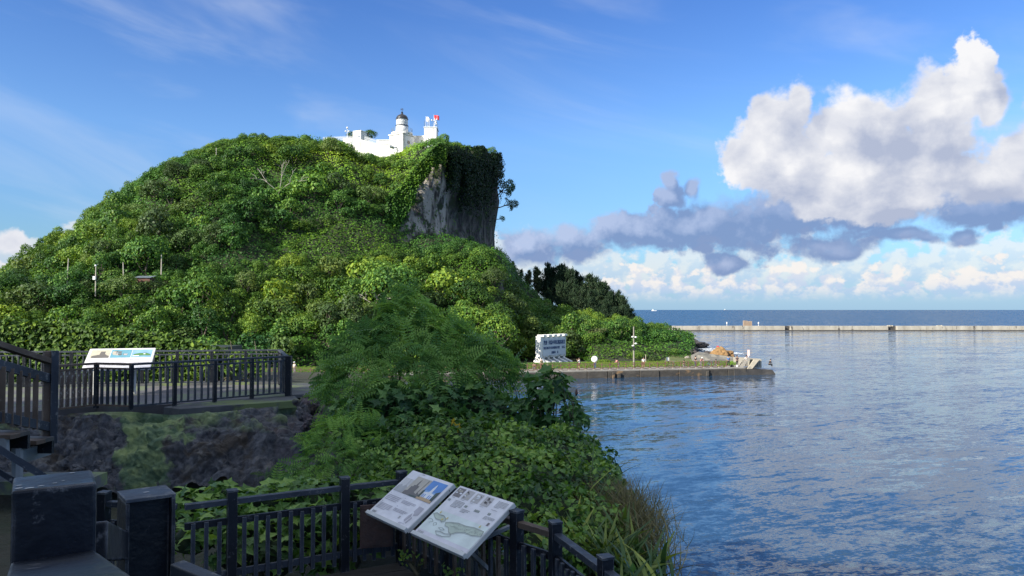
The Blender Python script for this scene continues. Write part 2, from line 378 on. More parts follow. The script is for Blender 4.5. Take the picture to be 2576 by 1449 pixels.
def hill_z(x, y, rough=True):
    x = np.asarray(x, float); y = np.asarray(y, float)
    s = y - foot_y(x)
    win = np.clip((x + 2) / 2, 0, 1) * np.clip((15 - x) / 2, 0, 1); s = s - np.clip(s, 0, 12.5) * win
    L = np.interp(x, [-200, -120, -60, -20], [58, 66, 72, 72])
    slope = (779 - lerp_tab(RIDGE, 1288 + F * x / np.clip(y, 90, 230))) / F      # how high the skyline stands
    zr = np.clip(CAM_Z + slope * (foot_y(x) + L) - 2.4, 3, 80)
    t = np.clip(s / L, -0.2, 1.0)
    hi = 1.4 + (zr - 1.4) * np.where(t > 0, 1 - (1 - t) ** 1.55, t * 1.5)
    back = np.clip(s - L - 28, 0, None); hi = hi - 0.35 * back
    hi = np.minimum(hi, CAM_Z + slope * np.clip(y, 90, 400) - 2.0)
    H2 = lerp_tab(LOWR, x); t2 = np.clip(s / np.interp(x, [-20, 10, 50], [46, 40, 30]), -0.2, 1)
    lo = 1.3 + (H2 - 1.3) * np.where(t2 > 0, 1 - (1 - t2) ** 1.35, t2 * 1.5); lo = lo - 0.18 * np.clip(s - 75, 0, None)
    d = cliff_dist(x, y); w = np.interp(x, [-45, -32, -22, -15, -8], [26, 12, 3.5, 1.8, 1.5])
    f = np.clip(0.5 - d / (2 * w), 0, 1); f = f * f * (3 - 2 * f)
    z = lo + (hi - lo) * f
    if rough:
        amp = np.clip(s / 20, 0, 1)
        cap = CAM_Z + slope * y - 1.6
        z2 = z + amp * ((vnoise(x, y, 0.045, 7) - 0.6) * 8.0 + (vnoise(x + y * 0.5, y, 0.10, 1) - 0.5) * 5.0 + (vnoise(x, y, 0.26, 2) - 0.5) * 2.4)
        z = np.where(d < 0, np.minimum(z2, np.maximum(cap, z - 1)), z + (z2 - z) * 0.6)
        # cliff face broken into ribs and ledges
        c = np.exp(-(d / 4.5) ** 2) * np.interp(x, [-24, -14], [0, 1])
        z = z + c * ((vnoise(x, y, 0.7, 3) - 0.5) * 3.5)
    # strip for the quay road and the grass
    flat = np.clip(s / 5.0, 0, 1); z = 1.15 + (z - 1.15) * flat
    return z
def build_hill():
    xs = np.concatenate([np.arange(-330, -170, 5.0), np.arange(-170, -22, 1.6), np.arange(-22, 4, 0.6), np.arange(4, 72, 1.5)])
    ys = np.concatenate([np.arange(70, 222, 1.25), np.arange(222, 330, 4.0)])
    X, Y = np.meshgrid(xs, ys); Z = hill_z(X, Y)
    # land only behind the quay line; water edge elsewhere
    Z = np.where((Y < quay_y(X) + 0.8) | (X > np.interp(Y, [115, 126, 135, 160, 178, 215, 330], [36.6, 36.6, 33, 36, 40, 45, 48])), -3.0, Z)
    V = np.stack([X, Y, Z], -1).reshape(-1, 3); nx, ny = len(xs), len(ys)
    i = (np.arange(ny - 1)[:, None] * nx + np.arange(nx - 1)[None, :]).ravel()
    Fc = np.stack([i, i + 1, i + nx + 1, i + nx], -1).ravel()
    # gentle sideways push on the cliff so that it undercuts and shows ribs
    d = cliff_dist(V[:, 0], V[:, 1]); m = np.exp(-(d / 4) ** 2) * np.interp(V[:, 0], [-22, -15], [0, 1])
    zz = V[:, 2]; V[:, 0] += m * ((vnoise(V[:, 1], zz, 0.28, 5) - 0.5) * 2.6 + np.interp(zz, [18, 24, 30, 36, 44, 49, 52], [0.5, -1.6, -2.8, -0.9, 0.7, 0.9, -0.6]))
    me = np_mesh('hill', V, Fc, 4, smooth=True)
    m_, k, out = material('hill_soil_and_rock'); b = k.n.new('ShaderNodeBsdfPrincipled')
    geo = k.n.new('ShaderNodeNewGeometry'); P = geo.outputs['Position']; nz = k.sep(geo.outputs['Normal'])[2]
    st = k.v('MULTIPLY', P, (1, 1, 0.35))
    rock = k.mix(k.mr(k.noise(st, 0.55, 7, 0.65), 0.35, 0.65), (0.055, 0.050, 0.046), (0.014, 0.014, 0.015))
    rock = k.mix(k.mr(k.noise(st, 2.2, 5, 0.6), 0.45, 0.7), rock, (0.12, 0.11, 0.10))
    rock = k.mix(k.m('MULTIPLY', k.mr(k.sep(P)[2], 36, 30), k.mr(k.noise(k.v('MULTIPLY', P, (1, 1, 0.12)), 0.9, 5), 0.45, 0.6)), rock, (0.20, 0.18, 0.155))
    lit_rib = k.m('MULTIPLY', k.m('MULTIPLY', k.mr(k.sep(P)[0], -13.9, -15.0), k.mr(k.sep(P)[0], -23.5, -22.0)), k.mr(k.noise(st, 0.8, 5), .40, .55)); rock = k.mix(lit_rib, rock, (0.42, 0.38, 0.33))  # sunlit rib painted pale against rock darkened for the shaded face
    rock = k.mix(k.mr(k.noise(P, 0.4, 5, 0.6), 0.52, 0.60), rock, (0.035, 0.05, 0.02))
    soil = k.mix(k.noise(P, 1.2, 5), (0.022, 0.036, 0.012), (0.035, 0.042, 0.018))
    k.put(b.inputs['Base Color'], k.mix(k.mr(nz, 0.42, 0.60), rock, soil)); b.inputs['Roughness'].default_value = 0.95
    bn = k.n.new('ShaderNodeBump'); bn.inputs['Distance'].default_value = 0.9; k.put(bn.inputs['Height'], k.noise(st, 0.9, 8, 0.7)); k.put(b.inputs['Normal'], bn.outputs[0])
    k.l.new(b.outputs[0], out.inputs[0])
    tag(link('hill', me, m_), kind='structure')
build_hill()
# ================================================================ FOLIAGE TOOLS
QUAD = (np.array([(0, 0, 0), (0.5, -0.42, 0.06), (1, 0, 0.0), (0.5, 0.42, 0.06)], float), np.array([0, 1, 2, 3]), 4)
LEAF = (np.array([(0, 0, 0), (0.35, -0.36, 0.10), (0.75, -0.25, 0.06), (1.05, 0, -0.08), (0.75, 0.25, 0.06), (0.35, 0.36, 0.10), (0.5, 0, 0)], float),
        np.array([0, 1, 6, 1, 2, 6, 2, 3, 6, 3, 4, 6, 4, 5, 6, 5, 0, 6]), 3)
def frond_tpl(n=8, w=0.17):
    v, f = [], []
    for i in range(n):
        t = 0.12 + 0.88 * i / (n - 1); L = w * (1 - 0.55 * abs(t - 0.45) / 0.55) * 1.9; z = -0.30 * t * t
        for sgn in (-1, 1):
            b = len(v); v += [(t, 0, z), (t + 0.055, sgn * L * 0.45, z + 0.02), (t + 0.06, sgn * L * 1.15, z - 0.04), (t - 0.04, sgn * L * 0.6, z + 0.02)]; f += [b, b + 1, b + 2, b + 3]
    b = len(v); v += [(0, -0.008, 0), (1, -0.004, -0.3), (1, 0.004, -0.3), (0, 0.008, 0)]; f += [b, b + 1, b + 2, b + 3]
    return np.array(v, float), np.array(f), 4
FROND = frond_tpl()
LOBED = (np.array([(0, 0, 0), (-0.12, -0.30, 0.02), (0.22, -0.26, 0.06), (0.38, -0.62, -0.02), (0.55, -0.24, 0.05), (1.1, 0, -0.12), (0.55, 0.24, 0.05), (0.38, 0.62, -0.02), (0.22, 0.26, 0.06), (-0.12, 0.30, 0.02), (0.4, 0, 0.0)], float),
         np.array([0, 1, 10, 1, 2, 10, 2, 3, 10, 3, 4, 10, 4, 5, 10, 5, 6, 10, 6, 7, 10, 7, 8, 10, 8, 9, 10, 9, 0, 10]), 3)
def blade_tpl(n=5):
    v, f = [], []
    for i in range(n + 1):
        t = i / n; w = 0.035 * (1 - t ** 2.2) + 0.002; v += [(t, -w, 0.0), (t, w, 0.0)]
        if i: b = 2 * i; f += [b - 2, b, b + 1, b - 1]
    v = np.array(v, float); v[:, 2] = -0.55 * v[:, 0] ** 2.4; return v, np.array(f), 4
BLADE = blade_tpl()
def spray(P, N, S, tpl, tint, jit=0.6, g=None, up=None, width=1.0, tjit=0.18):
    """copies a leaf shape to every point: returns vertices, faces and tints. N is roughly the leaf's face normal"""
    g = g or rng; n = len(P); V, Fi, k = tpl
    N = N + g.normal(0, jit, (n, 3)); N /= np.linalg.norm(N, axis=1, keepdims=True) + 1e-9
    T = g.normal(0, 1, (n, 3)) if up is None else up + g.normal(0, 0.35, (n, 3))
    T -= (T * N).sum(1, keepdims=True) * N; T /= np.linalg.norm(T, axis=1, keepdims=True) + 1e-9
    B = np.cross(N, T); S = np.broadcast_to(np.asarray(S, float), (n,)) * g.uniform(0.7, 1.3, n)
    W = (P[:, None, :] + S[:, None, None] * (V[None, :, 0:1] * T[:, None] + width * V[None, :, 1:2] * B[:, None] + V[None, :, 2:3] * N[:, None])).reshape(-1, 3)
    Fo = (Fi[None, :] + (np.arange(n) * len(V))[:, None]).ravel()
    tt = np.clip(np.broadcast_to(tint, (n,)) + g.normal(0, tjit, n), 0, 1)
    return W, Fo, np.repeat(tt, len(V))
def merge(parts):
    V, Fs, T, off = [], [], [], 0
    for v, f, t in parts:
        V.append(v); Fs.append(f + off); T.append(t); off += len(v)
    return np.concatenate(V), np.concatenate(Fs), np.concatenate(T)
def dirs(n, g): 
    d = g.normal(0, 1, (n, 3)); return d / np.linalg.norm(d, axis=1, keepdims=True)
def lobes_points(lobes, per_area, g, zmin=-1e9, shell=0.78):
    """points on the outer shells of overlapping lumpy ellipsoids (cx,cy,cz,rx,ry,rz)"""
    P, N = [], []
    L = np.array(lobes, float)
    for q in L:
        n = max(6, int(per_area * 12.6 * ((q[3] * q[4] * q[5]) ** (2 / 3)))); d = dirs(n, g)
        d[:, 2] = np.where(d[:, 2] < -0.55, -d[:, 2] * 0.6, d[:, 2]); d /= np.linalg.norm(d, axis=1, keepdims=True)
        r = g.uniform(shell, 1.04, (n, 1)) * (1 + 0.16 * np.sin(d[:, :1] * 7 + q[0] * 3) * np.cos(d[:, 1:2] * 6 + q[1] * 5) + 0.10 * np.sin(d[:, 2:3] * 11 + q[2]))
        P.append(q[:3] + d * r * q[3:6]); nn = d / q[3:6]; N.append(nn / np.linalg.norm(nn, axis=1, keepdims=True))
    P, N = np.concatenate(P), np.concatenate(N)
    inside = np.zeros(len(P), bool)
    for q in L: inside |= (((P - q[:3]) / (q[3:6] * 0.72)) ** 2).sum(1) < 1
    k = ~inside & (P[:, 2] > zmin); return P[k], N[k]
M_BARK = surf('bark', (0.16, 0.13, 0.10), (0.08, 0.065, 0.05), 6, 0.9, bump=0.02, stretch=(1, 1, 0.25))
HL = ((0.028, 0.072, 0.020), (0.090, 0.180, 0.034), (0.245, 0.335, 0.050))
M_HILLLEAF = leafmat('hill_leaves', *HL, 0.24, 0.15, 0.70, hue=True)
M_VINE = leafmat('creeper_leaves', (0.028, 0.080, 0.018), (0.100, 0.205, 0.026), (0.25, 0.37, 0.034), 0.26, 0.15, 0.0, per_obj=False, hue=True)
M_SHADE_CREEPER = leafmat('shade_dark_creeper_leaves', (0.008, 0.020, 0.009), (0.022, 0.048, 0.016), (0.07, 0.11, 0.025), 0.15, 0.12, 0.0, per_obj=False)  # creeper leaves darkened, the cliff's shade put into their colour
M_PINE = leafmat('casuarina_needles', (0.014, 0.030, 0.018), (0.034, 0.062, 0.032), (0.075, 0.105, 0.05), 0.12, 0.1, 0.35)
M_OLIVE = leafmat('grey_green_leaves', (0.05, 0.07, 0.03), (0.10, 0.125, 0.05), (0.17, 0.18, 0.07), 0.2, 0.15, 0.3)

# ================================================================ HILL TREES
def crown_mesh(seed, r=2.6, flat=0.8, leaf=0.42, dens=7.0, n=11, name='crown'):
    g = np.random.default_rng(seed); lobes = [(0, 0, r * flat * 0.9, r * 0.62, r * 0.62, r * flat * 0.62)]
    for i in range(n):
        a = g.uniform(0, 6.28); q = g.uniform(0.25, 0.85) * r; h = r * flat * (1.25 - 0.85 * (q / r) ** 2) * g.uniform(0.45, 1.1)
        s = g.uniform(0.24, 0.46) * r; lobes.append((math.cos(a) * q, math.sin(a) * q, h, s, s, s * 0.85))
    P, N = lobes_points(lobes, dens, g, zmin=0.1)
    zt = (P[:, 2] - P[:, 2].min()) / np.ptp(P[:, 2])
    V, Fc, T = spray(P, N, leaf, QUAD, 0.42 + 0.18 * g.normal(0, 1, len(P)) * 0.5, 0.32, g)
    return np_mesh(name, V, Fc, 4, T), lobes
def trunk_mb(lobes, r, h, g, rad=0.16):
    mb = MB(); mb.tube([(0, 0, -h), (0.1 * r, 0.05 * r, -h * 0.4), (0, 0, r * 0.35)], [rad * 1.5, rad, rad * 0.6], 7)
    for q in lobes[1:6]: mb.tube([(0, 0, r * 0.05), (q[0] * 0.5, q[1] * 0.5, q[2] * 0.55), (q[0], q[1], q[2])], [rad * 0.6, rad * 0.4, rad * 0.15], 5)
    return mb
PROTO = []
for sd, (r, fl, lf, dn, n) in enumerate([(2.6, .85, .29, 13, 14), (2.3, 1.1, .24, 17, 16), (3.3, .75, .30, 12, 18), (2.0, 1.3, .24, 17, 13), (2.8, .9, .36, 9, 14), (1.5, .9, .23, 17, 10), (3.7, .9, .29, 12, 20), (2.4, .8, .33, 10, 15)]):
    me, lb = crown_mesh(100 + sd, r, fl, lf, dn, n); g = np.random.default_rng(sd)
    tm = trunk_mb(lb, r, 2.2, g).mesh('trunk'); PROTO.append((me, tm, r))
for q in PROTO: q[0].materials.append(M_HILLLEAF); q[1].materials.append(M_BARK)
def project(x, y, z):
    c, s = math.cos(PITCH), math.sin(PITCH); dz = z - CAM_Z; f = y * c + dz * s; u = -y * s + dz * c
    return 1288 + F * x / f, 724.5 - F * u / f
BUILDINGS_PX = (862, 1105)
def hill_sites():
    g = np.random.default_rng(11); cand = []
    pts = []
    N = 60000; X = g.uniform(-150, 66, N); Y = g.uniform(88, 250, N); Z = hill_z(X, Y)
    S = Y - foot_y(X); D = cliff_dist(X, Y); RR = g.choice(len(PROTO), N)
    cell = {}
    for i in range(N):
        x, y, z, s, d = X[i], Y[i], Z[i], S[i], D[i]
        if s < 2.2 or z < 0.8: continue
        px, py = project(x, y, z)
        if px < -60 or px > 1745: continue
        L = np.interp(x, [-200, -120, -60, -20], [58, 66, 72, 72])
        if s > L + 12 and x < -3: continue
        if s > 70 and x >= -3: continue
        if -21 < x < -3 and abs(d) < 3.4: continue             # bare rock
        if x < -3 and s > L - 9 and 868 < px < 1100 and z > 44: continue  # court of the lighthouse
        if -0.5 < x < 13.5 and s < 13: continue      # clearing of the harbour sign
        if px > 1440 and s < 12 + (px - 1440) * 0.02 : continue
        
        r = PROTO[RR[i]][2]; sc = 0.55 + 0.85 * g.random() ** 1.3
        if s < 25: sc *= 1.15
        vv = 1 - (((x + 34) / 20) ** 2 + ((z - 43) / 9) ** 2)
        if vv > 0 and g.random() < 0.85: continue
        if vnoise(x, y, 0.07, 12) > 0.80 and g.random() < 0.7: continue
        if z > 48: sc *= 0.62
        if px > 1500: sc *= 0.75
        cap = CAM_Z + (779 - lerp_tab(RIDGE if (d < 0 and x < -3) else LOWCAP, px) + (g.uniform(-10, 16) if px < 850 else 0)) / F * y
        hgt = (cap - z - 0.1) / (r * 1.5)
        if hgt < 0.30: continue
        sc = min(sc, hgt)
        rr = r * sc * 0.86; key = (int(x // 4), int(y // 4)); ok = True
        for a in (-1, 0, 1):
            for b in (-1, 0, 1):
                for (qx, qy, qr) in cell.get((key[0] + a, key[1] + b), ()):
                    if (qx - x) ** 2 + (qy - y) ** 2 < (0.92 * (qr + rr) / 2 + 0.35) ** 2: ok = False; break
                if not ok: break
            if not ok: break
        if not ok: continue
        cell.setdefault(key, []).append((x, y, rr)); pts.append((x, y, z, int(RR[i]), sc, px, py))
    return pts
SITES = hill_sites()
print('hill sites', len(SITES))
LANDMARKS = [(700, 345, 'the crest above the dead tree'), (470, 410, 'the long left crest line'), (215, 560, 'the notch in the left skyline'), (150, 590, 'the tuft on the far left skyline'), (40, 690, 'the left picture edge'),
    (168, 680, 'the leftmost slope post'), (241, 690, 'the white box slope post'), (313, 680, 'the leaning slope post'), (365, 700, 'the small hut roof'), (540, 660, 'the hanging creepers of the hollow'),
    (705, 455, 'the bleached dead tree'), (880, 430, 'the creepers below the white wall'), (1030, 370, 'the lighthouse court'), (1095, 520, 'the sunlit rock rib'), (1190, 600, 'the dark cliff face'), (1235, 690, 'the seaward foot of the cliff'),
    (945, 750, 'the small dead tree'), (1075, 650, 'the bushes under the rock rib'), (640, 850, 'the terrace fence end'), (300, 800, 'the clipped hedge'), (820, 860, 'the left quay road'), (1240, 860, 'the slope beside the board'),
    (1385, 830, 'the harbour welcome board'), (1594, 840, 'the tall post on the quay'), (1440, 720, 'the dark casuarinas'), (1690, 850, 'the black reef'), (1150, 790, 'the feathery foreground tree'), (760, 620, 'the middle of the hill'), (480, 760, 'the middle of the lower slope')]
def region_label(px, py, r, sc):
    size = 'large spreading' if r * sc > 2.7 else ('small rounded' if r * sc < 1.8 else 'medium rounded')
    lx, ly, nm = min(LANDMARKS, key=lambda q: (q[0] - px) ** 2 + 1.6 * (q[1] - py) ** 2); dx, dy = px - lx, py - ly
    far = 'well ' if math.hypot(dx, dy) > 75 else ('just ' if math.hypot(dx, dy) < 32 else '')
    rel = ('right of' if dx > 0 else 'left of') if abs(dx) > 1.2 * abs(dy) else ('below' if dy > 0 else 'above')
    if px > 1500: grp = 'shrubs on the headland'
    elif px > 1230: grp = 'trees at the hill foot by the welcome board'
    elif py > 800: grp = 'trees along the foot of the hill'
    elif px > 980 and py > 560: grp = 'trees below the cliff'
    elif px < 450: grp = 'trees on the left shoulder of the hill'
    else: grp = 'trees on the hill slope'
    return size + ' tree ' + far + rel + ' ' + nm, grp
SEEN = {}
gq = np.random.default_rng(5)
order = sorted(range(len(SITES)), key=lambda i: -(PROTO[SITES[i][3]][2] * SITES[i][4] / SITES[i][1]))
mass = []; TREES = []
for rank, i in enumerate(order):
    x, y, z, p, sc, px, py = SITES[i]; cm, tm, r = PROTO[p]
    rot = gq.uniform(0, 6.28); zz = float(hill_z(x, y)) - 0.35 * sc
    sq = gq.uniform(0.85, 1.02 if SITES[i][6] < 480 else 1.2)
    if rank < 290:
        lab, grp = region_label(px, py, r, sc); SEEN.setdefault(lab, []).append((px, py))
        t = empty('hillside_tree', (x, y, zz), lab, 'tree', grp, rot); t.scale = (sc, sc, sc * sq)
        link('crown', cm, None, t); link('trunk', tm, None, t); TREES.append((t, px, py))
    else: mass.append((x, y, zz, p, sc, rot, sq))
ORD = ['first', 'second', 'third', 'fourth', 'fifth', 'sixth', 'seventh', 'eighth', 'ninth', 'tenth', 'eleventh', 'twelfth', 'thirteenth', 'fourteenth', 'fifteenth', 'sixteenth']
byl = {}
for t, px, py in TREES: byl.setdefault(t['label'], []).append((px, py, t))
for lab, q in byl.items():
    if len(q) > 1:
        q.sort(key=lambda v: v[0])
        for i, (px, py, t) in enumerate(q[:16]): t['label'] = ORD[min(i, 15)] + ' from left: ' + lab
# what stands too thick to count: one mass, joined
cache = {}
for p, (cm, tm, r) in enumerate(PROTO):
    v = np.empty(len(cm.vertices) * 3, np.float32); cm.vertices.foreach_get('co', v); f = np.empty(len(cm.loops), np.int32); cm.loops.foreach_get('vertex_index', f)
    t = np.empty(len(cm.vertices), np.float32); cm.attributes['tint'].data.foreach_get('value', t); cache[p] = (v.reshape(-1, 3), f, t)
parts = []
for (x, y, z, p, sc, rot, sq) in mass:
    v, f, t = cache[p]; c, s = math.cos(rot), math.sin(rot)
    w = np.stack([v[:, 0] * c - v[:, 1] * s, v[:, 0] * s + v[:, 1] * c, v[:, 2] * sq], -1) * sc + (x, y, z)
    sh = 0.17 * (2 * vnoise(x, y, 0.06, 9) - 1) + gq.normal(0, 0.10)
    parts.append((w, f, np.clip(t + sh, 0, 1)))
if parts:
    V, Fc, T = merge(parts); M_MASS = leafmat('wood_leaves', *HL, 0.24, 0.15, 0.0, per_obj=False, hue=True)
    tag(link('hillside_wood', np_mesh('hillside_wood', V, Fc, 4, T), M_MASS), kind='stuff'); print('mass', len(mass), len(Fc) // 4)
# creepers and undergrowth draped over the ground between the trees
def creepers():
    g = np.random.default_rng(21); n = 900000
    X = g.uniform(-150, 62, n); Y = g.uniform(98, 245, n); kp = (1288 + F * X / Y > -60); X = X[kp]; Y = Y[kp]; n = len(X); S = Y - foot_y(X); D = cliff_dist(X, Y); Z = hill_z(X, Y)
    L = np.interp(X, [-200, -120, -60, -20], [58, 66, 72, 72])
    ok = (S > 1.5) & (S < L + 8) & (Z > 0.6)
    e = 0.5; zx = (hill_z(X + e, Y) - Z) / e; zy = (hill_z(X, Y + e) - Z) / e
    steep = np.hypot(zx, zy)
    bare = (X > -22) & (X < 0) & (np.abs(D) < 5) & (steep > 1.6) & (Z < 39.5); ok &= ~(bare & (g.random(n) < 0.86))
    px = 1288 + F * X / Y; ok &= (px > -80) & (px < 1740) & (g.random(n) < np.sqrt(1 + steep ** 2) / 2.4)
    ok &= ~((X > 1) & (X < 12.5) & (S < 11.5)); ok &= ~((px > 1400) & (S < 4))
    X, Y, Z, zx, zy, S, D = (q[ok] for q in (X, Y, Z, zx, zy, S, D)); n = len(X)
    N = np.stack([-zx, -zy, np.ones(n)], -1); N /= np.linalg.norm(N, axis=1, keepdims=True)
    P = np.stack([X, Y, Z], -1) + N * (g.uniform(0.0, 0.9, (n, 1)) * (0.3 + 1.3 * vnoise(X, Y, 0.5, 8))[:, None] + 2.6 * (np.clip(vnoise(X, Y, 0.11, 14) - 0.35, 0, 1) * (S > 6) * np.clip(vnoise(X, Y, 0.45, 15) + .3, 0, 1) * (np.abs(D) > 6))[:, None])
    # bright drapes high on the right and in a few hollows
    br = 1.6 * np.clip(1 - (((X + 36) / 24) ** 2 + ((Z - 42) / 11) ** 2), 0, 1) + 0.8 * np.clip(1 - (((X + 62) / 8) ** 2 + ((Z - 20) / 8) ** 2), 0, 1) + 0.35 * (X < -85)
    tint = 0.26 + 0.50 * np.clip(br, 0, 1) + 0.40 * (vnoise(X, Y, 0.12, 6) - 0.5)
    V, Fc, T = spray(P, N, 0.38, QUAD, tint, 0.32, g, tjit=0.14)
    tag(link('hillside_creepers', np_mesh('hillside_creepers', V, Fc, 4, T), M_VINE), kind='stuff')
creepers()
# hanging creepers at the cliff's brow and down its seaward edge
def brow():
    g = np.random.default_rng(31); n = 34000
    t = g.uniform(0, 1, n); ax = np.array([-14.6, 166.0]); bx = np.array([-4.2, 200.0])
    base = ax + (bx - ax) * t[:, None]; nrm = np.array([0.94, -0.35])
    hang = (g.random(n) ** 1.6) * (2.5 + 17 * vnoise(t * 40, 0 * t, 0.7, 3) ** 2.0)
    top = hill_z(base[:, 0] - 3, base[:, 1], True) + 0.6
    off = g.uniform(-3.0, 0.9, n) + 0.9 * np.clip(hang / 3, 0, 1) 
    P = np.stack([base[:, 0] + nrm[0] * off + 0.6, base[:, 1] + nrm[1] * off, top - hang], -1)
    N = np.tile(np.array([[0.8, -0.5, 0.4]]), (n, 1))
    V, Fc, T = spray(P, N, 0.45, QUAD, 0.30, 0.6, g); tag(link('cliff_brow_creepers', np_mesh('cliff_brow_creepers', V, Fc, 4, T), M_SHADE_CREEPER), kind='stuff')
brow()
def rib_curtain():
    g = np.random.default_rng(32); n = 12000; t = g.uniform(0, 1, n); base = np.array([-25.5, 155.5]) + (np.array([-14.3, 165.5]) - np.array([-25.5, 155.5])) * t[:, None]
    top = hill_z(base[:, 0] - 1.5, base[:, 1] + 4) + .5; low = np.interp(t, [0, .35, .6, .8, 1], [24, 31, 38, 41, 43]) + 2.5 * (vnoise(t * 25, 0 * t, 1.0, 4) - .5)
    z = low + (np.maximum(top - low, 0)) * g.random(n) ** .9; off = 2.2 * np.clip((z - low) / 14, 0, 1)
    P = np.stack([base[:, 0] - .5 * off * .6 - .2, base[:, 1] + off * 1.1 - g.uniform(0.2, 1.3, n), z], -1); N = np.tile(np.array([[-0.35, -0.8, 0.5]]), (n, 1))
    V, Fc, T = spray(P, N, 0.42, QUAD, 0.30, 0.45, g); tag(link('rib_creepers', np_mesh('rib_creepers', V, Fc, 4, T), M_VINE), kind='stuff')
rib_curtain()
# casuarinas on the right shoulder
def casuarina_mesh(seed, h=9.5):
    g = np.random.default_rng(seed); mb = MB(); lean = g.normal(0, 0.05, 2)
    ax = lambda t: np.array([lean[0] * h * t, lean[1] * h * t, h * t])
    mb.tube([ax(0), ax(0.4), ax(0.75), ax(0.98)], [0.16, 0.11, 0.06, 0.02], 6)
    P = []
    for i in range(46):
        t = g.uniform(0.16, 0.97); a = g.uniform(0, 6.28); L = (0.32 + 1.9 * (1 - t) ** 0.7) * g.uniform(0.6, 1.15) * h / 9.5; b = ax(t); e = b + np.array([math.cos(a) * L, math.sin(a) * L, L * g.uniform(0.5, 0.95)])
        mb.tube([b, (b + e) / 2 + (0, 0, -0.06 * L), e], [0.035, 0.025, 0.01], 4, cap=False)
        m = int(46 + 50 * L); s = g.uniform(0.2, 1.1, (m, 1)); P.append(b + (e - b) * s + g.normal(0, 0.14 + 0.1 * L, (m, 3)))
    P = np.concatenate(P); up = np.tile([[0.0, 0.0, 1.0]], (len(P), 1)); N = dirs(len(P), g); N[:, 2] *= 0.2
    V, Fc, T = spray(P, N, 0.60, QUAD, 0.35, 0.2, g, up=up, width=0.26)
    return np_mesh('crown', V, Fc, 4, T), mb.mesh('trunk')
CAS = [casuarina_mesh(300 + i, 9.5) for i in range(4)]
for c, t in CAS: c.materials.append(M_PINE); t.materials.append(M_BARK)
CASP = []
for c, t in CAS: q = c.copy(); q.materials.clear(); q.materials.append(M_OLIVE); CASP.append(q)
gc = np.random.default_rng(77)
cas_px = [(1292, 660, 205), (1310, 690, 196), (1328, 682, 200), (1352, 676, 196), (1372, 700, 192), (1392, 668, 190), (1408, 672, 186), (1425, 678, 192), (1440, 684, 184), (1458, 690, 190), (1476, 696, 184),
          (1493, 704, 188), (1508, 716, 182), (1522, 726, 186), (1538, 738, 180), (1556, 738, 182), (1572, 750, 178), (1586, 772, 176), (1415, 712, 176), (1452, 722, 174), (1486, 736, 172), (1376, 728, 178), (1520, 758, 170), (1345, 735, 182), (1548, 775, 168)]
CASLAB = ['pale feathery casuarina touching the foot of the cliff, first in its stand', 'casuarina second from the cliff, lower than its neighbours', 'thin casuarina third from the cliff', 'casuarina fourth from the cliff with a pointed top', 'low casuarina filling the dip right of the pointed one',
    'tallest casuarina at the left peak of the dark stand', 'casuarina leaning on the right side of the tallest one', 'casuarina between the two high peaks of the dark stand', 'high casuarina directly above the welcome board', 'casuarina just right of the one above the welcome board', 'casuarina in the middle of the sloping dark skyline',
    'casuarina where the dark skyline begins to fall', 'casuarina on the falling skyline above the utility pole side', 'wispy casuarina right of the middle of the falling skyline', 'casuarina fourth from the seaward end of the stand', 'wispy tipped casuarina third from the seaward end', 'casuarina second from the seaward end', 'last low casuarina at the seaward end of the dark stand',
    'front casuarina below the tallest one', 'front casuarina below the two high peaks', 'front casuarina right of the middle of the stand', 'front casuarina above the left half of the welcome board', 'low front casuarina near the grey-green feathery tree', 'front casuarina close to the cliff foot', 'lowest front casuarina beside the grey-green feathery tree']
for i, (px, py, Y) in enumerate(cas_px):
    top = at(px, py, Y); gz = float(hill_z(top.x, top.y)) - 0.2; h = max(3.0, top.z - gz); c, t = CAS[i % 4]
    lab = CASLAB[i]
    e = empty('casuarina_tree', (top.x, top.y, gz), lab, 'tree', 'casuarinas beside the cliff', gc.uniform(0, 6.28)); s = h / 9.5; w_ = s * gc.uniform(0.85, 1.35); e.scale = (w_, w_, s)
    c_ = link('crown', c if i > 3 else CASP[i % 4], None, e); link('trunk', t, None, e)
# paler grey-green shrubs at the seaward end
og = np.random.default_rng(8)
for i, (px, py, Y, sc, lab) in enumerate([(1562, 800, 160, 1.15, 'feathery grey-green tree at the seaward end of the dark casuarinas'), (1655, 835, 156, 0.8, 'grey-green bush where the wooded headland tapers to the reef'), (1500, 820, 140, 0.9, 'olive bush between the welcome board and the tall post'), (1385, 818, 150, 0.95, 'tall olive tree directly behind the welcome board')]):
    q = at(px, py, Y); gz = float(hill_z(q.x, q.y)); p = PROTO[(i * 3 + 1) % 8]; r = p[2]; me = p[0].copy(); me.materials.clear(); me.materials.append(M_OLIVE)
    h = max(1.2, q.z - gz); e = empty('olive_tree', (q.x, q.y, gz), lab, 'tree', None, i * 1.3); e.scale = (1.1 * sc, 1.1 * sc, h / (r * 1.5)); link('crown', me, None, e); link('trunk', p[1], None, e)
